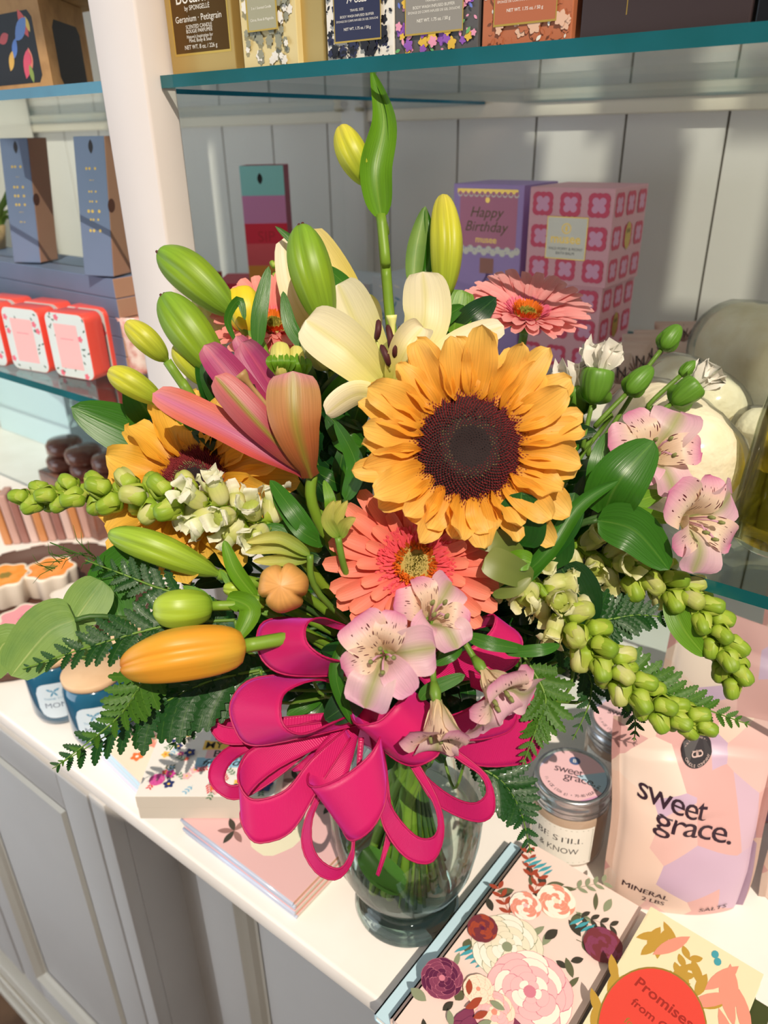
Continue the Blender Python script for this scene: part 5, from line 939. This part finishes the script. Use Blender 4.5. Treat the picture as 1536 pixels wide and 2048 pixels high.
# ---- snapdragons
sng = M('snap_green', (150, 184, 56), .45, tr=.25, v=[(0, (128, 166, 46)), (.5, (164, 192, 58)), (1, (204, 212, 100))], vein=.08); snc = M('snap_cream', (232, 232, 168), .45, tr=.35, v=[(0, (180, 196, 84)), (.45, (228, 228, 150)), (1, (244, 242, 206))], vein=.05); snw = M('snap_white', (244, 244, 222), .45, tr=.35, v=[(0, (198, 210, 110)), (.4, (238, 240, 200)), (1, (250, 248, 236))], vein=.04)
def snapdragon(spine, label, n, s0, s1, nopen, wm, seed=1, mid=(), flat=.9):
    random.seed(seed); pts = smooth(PX(spine), 60); t = thing('snapdragon', pts[0], label, 'flower', 'snapdragon spikes'); d0 = spine[0][2]
    m = MB(); m.tube(pts, [.0032 - .0016 * i / 60 for i in range(61)], 8); m.build('flower_stalk', sng, t)
    for k in range(n):
        f_ = (k + .5) / n; i = min(int(f_ ** .85 * 58), 58); T = (pts[i + 1] - pts[i]).normalized(); c = pts[i]; V = (EYE - c).normalized(); S = T.cross(V).normalized(); Nn = S.cross(T)
        a = k * 2.4 + random.uniform(-.2, .2); o_ = S * math.cos(a) + Nn * math.sin(a); sp = math.radians(70 - 44 * f_); D = (o_ * math.sin(sp) + T * math.cos(sp)).normalized(); L = (s0 + (s1 - s0) * f_) * d0 / F * random.uniform(.9, 1.1)
        m = MB(); b = c + o_ * .002; mats = [wm, sng, snc]
        if k < nopen:
            e = b + D * L * .72; X = D.orthogonal().normalized(); Y = D.cross(X); m.bud([e + D * L * .06, (b + e) / 2 + X * L * .04, b], L * .31, (.35, .5), lobes=2, g=.28, n=24, nv=12, mat=2, ph=k, tipr=.5)
            for j in range(4):
                an = j * 1.571 + random.uniform(-.25, .25) + k; q = X * math.cos(an) + Y * math.sin(an); w_ = random.uniform(.46, .60)
                m.blade([e - D * L * .34 + q * L * .20, e - D * L * .02 + q * L * .30, e + D * L * random.uniform(.16, .30) + q * L * random.uniform(.26, .40), e + D * L * random.uniform(.12, .34) + q * L * random.uniform(.36, .50)], L * w_, a=.35, b=.16, cup=random.uniform(-.5, -.15), ruf=.07, nu=9, nv=12, mat=0, face=q, ph=k + j, w0=.5)
            for j in range(3): an = j * 2.1; q = X * math.cos(an) + Y * math.sin(an); m.blade([b, b + q * L * .2 + D * L * .06, b + q * L * .28 + D * L * .3], L * .26, nu=3, nv=5, mat=1, face=q)
            m.build('floret', mats, t)
        else:
            e = b + D * L; m.bud([e, (b + e) / 2 + o_ * L * .06, b], L * .32, (.45, .6), lobes=3, g=.2, n=18, nv=10, mat=2 if (f_ < .62 and k % 2) else 1, ph=k, tipr=.3)
            X = D.orthogonal().normalized(); Y = D.cross(X)
            for j in range(3): an = j * 2.1 + k; q = X * math.cos(an) + Y * math.sin(an); m.blade([b, b + q * L * .42 + D * L * .25, b + q * L * .26 + D * L * .86], L * .62, nu=6, nv=8, mat=1, face=q, cup=-.45)
            m.build('floret_bud', mats, t)
    stem(t, pts[0], (pts[0] - pts[2]), .0034, sng, PX(mid)); return t
snapdragon([(545, 1055, .455), (470, 1025, .45), (380, 1003, .452), (260, 990, .465), (140, 985, .48), (52, 1003, .49)], 'white snapdragon spike reaching far left', 38, 72, 44, 13, snw, 1, mid=[(600, 1110, .48)])
snapdragon([(1040, 1130, .46), (1100, 1200, .45), (1175, 1280, .44), (1250, 1355, .44), (1325, 1420, .44), (1400, 1442, .44)], 'cream snapdragon spike pointing lower right over the salts bag', 38, 66, 42, 9, snc, 2, mid=[(980, 1120, .49)])
snapdragon([(1150, 1090, .49), (1230, 1130, .48), (1320, 1160, .475), (1385, 1205, .47), (1440, 1280, .465), (1472, 1365, .465)], 'greenish snapdragon spike curving down at the right edge', 38, 64, 44, 8, snc, 3, mid=[(1080, 1090, .51)])
snapdragon([(575, 620, .60), (570, 590, .60), (560, 550, .60), (556, 515, .60)], 'small pale snapdragon tip behind the cream lily', 12, 22, 18, 0, snc, 4)
# ---- broad leaves: each leafy sprig is a thing
def sprig(label, leaves, mat, name='leaf_sprig', grp='dark leafy sprigs between the flowers', cat='foliage', ms=None, r=.0016):
    first = leaves[0][0][0]; t = thing(name, P(*first), label, cat, grp)
    for lf in leaves: leafpart(t, lf[0], lf[1], lf[3] if len(lf) > 3 else mat, **(dict(nu=8, nv=14, rib=.03, cup=.12) | (lf[2] if len(lf) > 2 else {})))
    a = P(*first); stem(t, a, (Vector((AX.x, AX.y, 1.15)) - a), r, ms or stemd); return t
LF = dict(a=.55, b=.75)
sprig('two broad dark pointed leaves at the left above the pale sunflower', [([(372, 905, .545), (270, 868, .53), (142, 814, .52)], 110, LF), ([(352, 880, .54), (300, 830, .525), (256, 764, .515)], 90, LF | dict(roll=12))], G['ruscus'])
sprig('large glossy leaf pointing up right beside the upper alstroemeria', [([(1205, 1030, .46), (1240, 960, .445), (1308, 882, .45)], 118, LF | dict(cup=.2)), ([(1190, 1000, .47), (1200, 930, .465), (1215, 865, .47)], 50, LF), ([(1225, 1035, .455), (1280, 1030, .45), (1350, 1042, .45)], 34, LF, G['bright'])], G['ruscus'])
sprig('long leaves pointing right below the upper alstroemeria', [([(1195, 1040, .455), (1270, 1062, .445), (1338, 1140, .445)], 96, LF), ([(1200, 1030, .46), (1250, 1010, .455), (1330, 985, .46)], 50, LF, G['bright']), ([(1340, 1190, .47), (1365, 1255, .465), (1412, 1314, .465)], 52, LF, G['bright'])], G['ruscus'])
sprig('triangular dark salal leaves under the sunflower, right of the gerbera', [([(1030, 1090, .43), (1040, 1040, .422), (1043, 984, .42)], 112, dict(a=.35, b=.6)), ([(1110, 1140, .455), (1090, 1070, .45), (1080, 1010, .45)], 110, LF), ([(1075, 1120, .45), (1130, 1040, .445), (1150, 985, .45)], 70, LF), ([(1140, 1260, .465), (1150, 1195, .46), (1120, 1130, .46)], 110, dict(a=.4, b=.4), G['dark'])], G['salal'])
sprig('rounded olive pittosporum leaves touching the right of the gerbera', [([(1045, 1120, .432), (1000, 1085, .425), (950, 1075, .425)], 52, dict(a=.4, b=.3)), ([(1065, 1160, .43), (1010, 1135, .42), (970, 1115, .42)], 66, dict(a=.4, b=.28)), ([(1010, 1125, .43), (1040, 1120, .425), (1062, 1125, .425)], 44, dict(a=.4, b=.3), G['bright']), ([(985, 1190, .43), (1030, 1180, .425), (1062, 1155, .425)], 26, LF)], G['pitto'])
sprig('long folded leaves running up right from the gerbera', [([(1000, 1190, .44), (1090, 1110, .43), (1160, 1010, .435), (1240, 960, .44)], 40, LF | dict(cup=.5)), ([(990, 1190, .44), (1060, 1150, .435), (1120, 1080, .435)], 26, LF)], G['ruscus'])
sprig('big pale round eucalyptus leaves at the lower left edge', [([(150, 1240, .44), (95, 1265, .435), (22, 1352, .43)], 120, dict(a=.35, b=.45)), ([(150, 1240, .445), (178, 1200, .45), (205, 1162, .455)], 92, dict(a=.35, b=.4)), ([(150, 1245, .445), (180, 1290, .45), (195, 1310, .455)], 60, dict(a=.4, b=.4)), ([(40, 1290, .44), (5, 1290, .44), (-20, 1360, .44)], 80, dict(a=.4, b=.5)), ([(240, 1240, .465), (225, 1160, .465), (290, 1100, .47)], 100, dict(a=.4, b=.35), G['ruscus'])], G['euc'], name='eucalyptus_sprig')
sprig('slim upright leaves in front of the upper left gerbera', [([(515, 695, .50), (520, 620, .498), (538, 532, .50)], 34, LF), ([(612, 700, .50), (580, 650, .498), (566, 582, .50)], 30, LF), ([(630, 800, .50), (600, 740, .50), (592, 690, .50)], 22, LF)], G['ruscus'])
sprig('narrow curled leaves between the pink lily and the gerbera', [([(690, 1000, .44), (712, 930, .435), (668, 840, .45)], 46, LF | dict(roll=30)), ([(640, 1095, .445), (585, 1020, .44), (540, 960, .45)], 40, LF), ([(650, 1090, .447), (600, 1060, .44), (545, 990, .45)], 32, LF), ([(660, 1040, .44), (660, 1000, .437), (648, 960, .44)], 24, LF, G['bright']), ([(610, 1100, .45), (560, 1060, .45), (520, 1058, .45)], 26, LF)], G['ruscus'])
sprig('bright narrow leaves beside the tiny lily bud', [([(512, 1196, .445), (470, 1140, .44), (448, 1080, .44)], 36, LF | dict(cup=.4)), ([(540, 1230, .45), (480, 1190, .45), (440, 1140, .45)], 22, LF)], G['bright'])
sprig('thin leaves lying right of the nodding alstroemeria', [([(935, 1272, .42), (985, 1288, .415), (1060, 1300, .42)], 30, LF), ([(1010, 1305, .42), (1080, 1300, .415), (1120, 1290, .42)], 26, LF), ([(920, 1290, .425), (900, 1310, .42), (870, 1330, .42)], 30, LF)], G['ruscus'])
sprig('curved leaf hanging over the bow knot', [([(700, 1270, .425), (672, 1350, .42), (705, 1450, .425)], 34, LF | dict(cup=.4)), ([(720, 1370, .44), (690, 1410, .43), (650, 1440, .43)], 70, LF, G['dark']), ([(930, 1350, .42), (860, 1380, .42), (840, 1400, .42)], 30, LF)], G['ruscus'])
random.seed(40)
fill = [(470, 900), (560, 980), (640, 860), (700, 830), (760, 860), (690, 780), (580, 1010), (500, 1080), (620, 1180), (440, 1120), (360, 1130), (420, 1240), (520, 1240), (600, 1230), (1080, 1130), (1130, 1060), (1180, 960), (1150, 900), (1230, 1060), (1010, 1230), (1080, 1250), (1190, 1180), (1260, 1110), (900, 1290), (1000, 1330), (700, 1240), (340, 880), (430, 800), (1120, 860), (880, 640), (600, 760), (520, 1300), (460, 1310), (1090, 1320), (720, 920), (330, 1080), (1180, 1060), (640, 1100), (560, 900), (650, 960), (480, 1000), (300, 1010), (560, 1250), (620, 1290), (650, 1350), (700, 1350), (1000, 1280), (1050, 1230), (1090, 1300), (950, 1260), (1120, 1180), (560, 1340), (640, 1240), (760, 1440), (860, 1450), (820, 1370), (930, 1400), (1000, 1400), (610, 1400), (400, 1060), (1040, 1130), (1230, 1150), (1150, 1290)]
for k, (px, py) in enumerate(fill):
    vx, vy = px - 790, py - 1250; r_ = math.hypot(vx, vy); vx /= r_; vy /= r_; lv = []; dd = .50 + .015 * ((k * 7) % 3)
    for j in range(5):
        a = random.uniform(-1.1, 1.1); c_, s_ = math.cos(a), math.sin(a); ux, uy = vx * c_ - vy * s_, vx * s_ + vy * c_; L = random.uniform(70, 120); ox, oy = px - vx * 40 + random.uniform(-30, 30), py - vy * 40 + random.uniform(-30, 30)
        lv.append(([(ox, oy, dd), (ox + ux * L * .5, oy + uy * L * .5, dd - .008), (ox + ux * L, oy + uy * L, dd + random.uniform(-.01, .01))], random.uniform(34, 62), dict(roll=random.uniform(-40, 40), nu=5, nv=9), G[('dark', 'salal', 'ruscus', 'salal', 'dark')[(k + j) % 5]]))
    sprig('glossy dark green sprig filling the middle of the bouquet between the blooms', lv, G['dark'], r=.0014, grp='dark filler sprigs deep in the bouquet')
# ---- leather fern fronds
def frond(spine, hw, n, mat, label, roll=0, base_t=.12, down=None, fine=False, ang=58, ms=None, sides=(-1, 1)):
    pts = smooth(PX(spine), 60); d = spine[1][2]; t = thing('fern_frond', pts[0], label, 'fern', 'leather fern fronds')
    m = MB(); m.tube(pts, [.0011 - .0008 * i / 60 for i in range(61)], 6); m.build('midrib', ms or stemm, t); k_ = 0
    for k in range(n):
        f_ = base_t + (1 - base_t) * (k + .5) / n; i = min(int(f_ * 59), 59); T = (pts[i + 1] - pts[i]).normalized(); c = pts[i]; V = (EYE - c).normalized(); S = T.cross(V).normalized(); Nn = S.cross(T); r_ = math.radians(roll); S, Nn = S * math.cos(r_) + Nn * math.sin(r_), Nn * math.cos(r_) - S * math.sin(r_)
        w = hw * d / F * (1.02 - f_) ** .7 * (.55 + .45 * min(1, f_ * 4)) * random.uniform(.9, 1.1)
        for sg in sides:
            a = math.radians(ang - 18 * f_); D = S * sg * math.sin(a) + T * math.cos(a); e = c + D * w + Nn * random.uniform(-.15, .15) * w; mm = MB()
            mm.blade([c, (c + e) / 2 + T * w * .06, e], w * .50, a=.4, b=.75, teeth=7, nu=4, nv=28, cup=.2, rib=.05, face=V, roll=sg * roll * .4 + random.uniform(-10, 10), w0=.3)
            if not fine:
                mm.build('leaflet', mat, t)
            else: mm.build('leaflet', mat, t)
    stem(t, pts[0], (pts[0] - pts[3]) + Vector((0, 0, -.01)), .0011, ms or stemm); return t
random.seed(9)
frond([(520, 1340, .46), (400, 1370, .45), (250, 1450, .45), (105, 1537, .46)], 150, 15, G['fern'], 'long fern frond drooping to the lower left over the notebooks', base_t=.1)
frond([(330, 1300, .44), (280, 1370, .43), (230, 1440, .43), (110, 1535, .44)], 90, 10, G['fernl'], 'lighter fern frond along the blue jar, tip at the counter edge', roll=10)
frond([(470, 1240, .45), (340, 1250, .44), (190, 1290, .43), (45, 1338, .43)], 105, 16, G['fern'], 'fern frond reaching left across the round eucalyptus leaf', base_t=.05)
frond([(430, 1200, .46), (330, 1180, .455), (250, 1150, .45), (170, 1120, .45)], 80, 9, G['fern'], 'short dark frond left of the lime lily bud')
frond([(620, 1330, .47), (500, 1350, .46), (420, 1400, .46), (340, 1500, .46)], 110, 12, G['fern'], 'dark frond hanging between the orange bud and the ribbon')
frond([(1040, 1300, .47), (1090, 1390, .46), (1075, 1450, .46), (1045, 1530, .46)], 88, 12, G['fernl'], 'frond hanging down right of the big ribbon loop')
frond([(1080, 1270, .475), (1170, 1340, .47), (1180, 1400, .47), (1145, 1480, .47)], 66, 10, G['fern'], 'frond hanging in front of the second candle')
frond([(1150, 1330, .46), (1270, 1360, .455), (1390, 1410, .455), (1500, 1450, .46)], 92, 14, G['fernl'], 'frond stretching right under the two snapdragons', base_t=.2)
frond([(1140, 1250, .475), (1210, 1240, .47), (1280, 1230, .47), (1360, 1240, .475)], 84, 12, G['fern'], 'frond between the two right snapdragon spikes')
frond([(930, 1520, .52), (1000, 1560, .515), (1040, 1620, .515), (1062, 1708, .52)], 92, 12, G['fern'], 'frond below the bow beside the BE STILL candle')
frond([(1180, 1340, .47), (1250, 1390, .465), (1270, 1440, .465), (1268, 1482, .465)], 50, 8, G['fern'], 'small frond dangling over the top of the salts bag')
frond([(880, 1480, .54), (960, 1520, .54), (1010, 1540, .54), (1066, 1570, .54)], 60, 9, G['fern'], 'frond lying low behind the right thin ribbon loop')
# feathery sprigs
t = thing('feathery_sprig', P(230, 1160, .46), 'wispy dill-like sprig over the white flower candle', 'foliage'); m = MB(); random.seed(2)
a = P(245, 1150, .46)
for k in range(26):
    f_ = k / 26; b = P(230 - 130 * f_, 1155 - 50 * math.sin(f_ * 3), .46); e = P(215 - 160 * f_ + random.uniform(-20, 20), 1140 - 60 * math.sin(f_ * 3) + random.uniform(-50, 60), .46 + random.uniform(-.01, .01)); m.tube([b, (b + e) / 2 + cdir(-1, 0, 0) * .003, e], [.0003, .00025, .0001], 4)
m.tube(PX([(300, 1170, .465), (230, 1150, .46), (165, 1110, .46), (100, 1085, .46)]), .0004, 5); m.build('needles', G['fernl'], t); stem(t, P(300, 1170, .465), cdir(1, -.3, -.3), .0008)
# ---- ribbon bow
rib = M('ribbon_satin', (208, 30, 106), .42, sheen=(.4, (200, 90, 230)), v=None, tr=.05)
def ribmat():
    m = rib; nt = m.node_tree; N = nt.nodes; K = nt.links; b = N['Principled BSDF']; uv = N.new('ShaderNodeUVMap'); uv.uv_map = 'UV'; mp = N.new('ShaderNodeMapping'); mp.inputs['Scale'].default_value = (.4, 42, 1); K.new(uv.outputs[0], mp.inputs[0])
    wv = N.new('ShaderNodeTexWave'); wv.bands_direction = 'Y'; wv.inputs['Scale'].default_value = 1.6; K.new(mp.outputs[0], wv.inputs[0]); bp = N.new('ShaderNodeBump'); bp.inputs['Strength'].default_value = .35; bp.inputs['Distance'].default_value = .0006; K.new(wv.outputs[0], bp.inputs['Height']); K.new(bp.outputs[0], b.inputs['Normal'])
ribmat()
stch = M('ribbon_edge', (176, 16, 84), .5)
bow = thing('ribbon_bow', P(740, 1400, .47), 'magenta pink satin ribbon bow with many loops tied round the vase neck', 'bow')
def cpt(x, y): return (400 + x / 2.327, 1200 + y / 2.327)
def loop(e1, e2, dk, ap, split=.012, de=0.0, name='loop'):
    n1, n2 = len(e1), len(e2)
    def edge(e, off):
        out = []
        for i, p in enumerate(e): f_ = i / (len(e) - 1); out.append(P(*cpt(*p), dk - ap * math.sin(math.pi * f_) ** .8 + split * math.cos(math.pi * f_) + off * math.sin(math.pi * f_)))
        return smooth(out, 48)
    A_, B_ = edge(e1, 0), edge(e2, de); m = MB(); nw = 8
    rows = [[a.lerp(b, i / nw) for i in range(nw + 1)] for a, b in zip(A_, B_)]; m.quadgrid(rows); L = m.build(name, rib, bow, solid=.0004)
    m = MB()
    for E in (A_, B_): m.tube(E, [.00055 + .00015 * (i % 2) for i in range(len(E))], 6)
    m.build('stitched_edge', stch, L)
K0 = .455
loop([(680, 120), (570, 84), (500, 110), (494, 190), (560, 255), (650, 284), (720, 290)], [(690, 150), (480, 88), (310, 96), (264, 180), (300, 290), (420, 350), (700, 350)], K0, .045, de=.022)
loop([(700, 430), (560, 372), (410, 420), (374, 500), (395, 590), (480, 624), (620, 570), (740, 520)], [(700, 400), (500, 352), (250, 366), (146, 470), (158, 590), (240, 676), (480, 640), (740, 580)], K0, .050, de=.02)
loop([(700, 560), (430, 640), (255, 685), (186, 770), (184, 860), (250, 930), (400, 885), (520, 740), (680, 600)], [(720, 600), (520, 700), (350, 790), (235, 890), (188, 1000), (230, 1105), (300, 1128), (430, 1070), (560, 860), (700, 640)], K0 - .005, .040, de=.0)
loop([(700, 540), (560, 680), (507, 800), (510, 862), (580, 862), (700, 800), (800, 710), (840, 620), (800, 560)], [(740, 600), (700, 760), (640, 960), (680, 1100), (735, 1112), (810, 1050), (862, 940), (868, 800), (830, 620)], K0 - .012, .042, de=.0)
loop([(760, 440), (706, 500), (712, 560), (750, 582), (840, 560), (920, 480), (980, 410)], [(800, 480), (800, 620), (880, 720), (975, 770), (1060, 752), (1120, 690), (1120, 520)], K0 - .012, .035, de=.01)
loop([(900, 420), (1060, 520), (1150, 540), (1260, 500), (1350, 430), (1400, 380), (1250, 330)], [(930, 480), (1080, 620), (1190, 648), (1330, 645), (1450, 600), (1460, 500), (1260, 400)], K0, .022, de=.01)
loop([(960, 500), (1120, 640), (1260, 640), (1400, 560), (1480, 480), (1540, 400), (1300, 380)], [(980, 560), (1150, 690), (1280, 765), (1440, 770), (1560, 730), (1580, 560), (1320, 430)], K0 + .025, .015, de=.005)
loop([(960, 300), (1150, 150), (1290, 90), (1370, 70), (1350, 150), (1230, 240), (1000, 340)], [(980, 330), (1180, 180), (1340, 120), (1450, 130), (1500, 210), (1420, 330), (1050, 400)], K0 + .02, .02, de=.012)
loop([(560, 560), (250, 690), (150, 750), (112, 815), (125, 858), (190, 860), (330, 800), (560, 640)], [(540, 560), (200, 655), (80, 730), (42, 820), (86, 895), (180, 925), (340, 840), (580, 640)], K0 + .02, .035, de=.004)
loop([(650, 520), (250, 560), (130, 553), (60, 550), (120, 590), (300, 600), (640, 560)], [(650, 540), (240, 640), (100, 630), (32, 552), (100, 660), (280, 660), (660, 580)], K0 + .03, .03)
loop([(700, 600), (570, 900), (522, 1020), (522, 1140), (570, 1220), (650, 1250), (700, 1180), (712, 1080), (740, 640)], [(680, 600), (545, 900), (482, 1050), (482, 1170), (550, 1275), (640, 1297), (708, 1215), (720, 1090), (760, 640)], K0, .02, de=.004)
loop([(800, 540), (862, 850), (900, 980), (1000, 1096), (1078, 1108), (1110, 1050), (1085, 940), (990, 790), (850, 560)], [(770, 540), (838, 870), (850, 1040), (950, 1190), (1070, 1222), (1128, 1120), (1122, 980), (1050, 820), (880, 560)], K0, .028, de=.004)
loop([(880, 560), (1020, 780), (1100, 865), (1200, 930), (1285, 945), (1335, 895), (1305, 815), (1200, 740), (960, 560)], [(860, 580), (990, 790), (1080, 930), (1200, 1005), (1310, 1030), (1368, 980), (1355, 860), (1280, 765), (1000, 560)], K0 + .01, .022, de=.004)
loop([(820, 560), (865, 950), (872, 1060), (850, 1180), (822, 1278)], [(840, 560), (885, 950), (886, 1100), (862, 1190), (830, 1284)], K0 + .005, .01, name='tail')
loop([(600, 560), (540, 680), (500, 730), (455, 770), (428, 790)], [(620, 560), (560, 700), (520, 760), (470, 790), (436, 796)], K0 + .02, .01, name='tail')
m = MB(); c_ = P(738, 1405, .45); m.tube(smooth([c_ + cdir(-.012, .6, 0) * .012, c_ + cdir(0, 0, 1) * .006, c_ + cdir(.2, -.9, 0) * .014], 8), [.006, .009, .011, .012, .0125, .012, .011, .009, .006], 16); m.build('knot', rib, bow)
m = MB(); m.lathe(Vector((AX.x, AX.y, 1.055)), [(.040, 0), (.0405, .004), (.0405, .014), (.040, .018)], 40, caps=False); m.build('neck_band', rib, bow, solid=.0006)
# big leaf inside the vase
t = thing('submerged_leaf', Vector((AX.x + .004, AX.y - .03, .93)), 'broad green leaf pressed inside the glass of the vase', 'leaf'); m = MB()
m.blade([P(725, 1700, .575), P(760, 1740, .572), P(810, 1778, .572)], .024, a=.4, b=.35, cup=-.3); m.build('leaf_blade', M('leaf_wet', (96, 150, 64), .3, tr=.3), t)
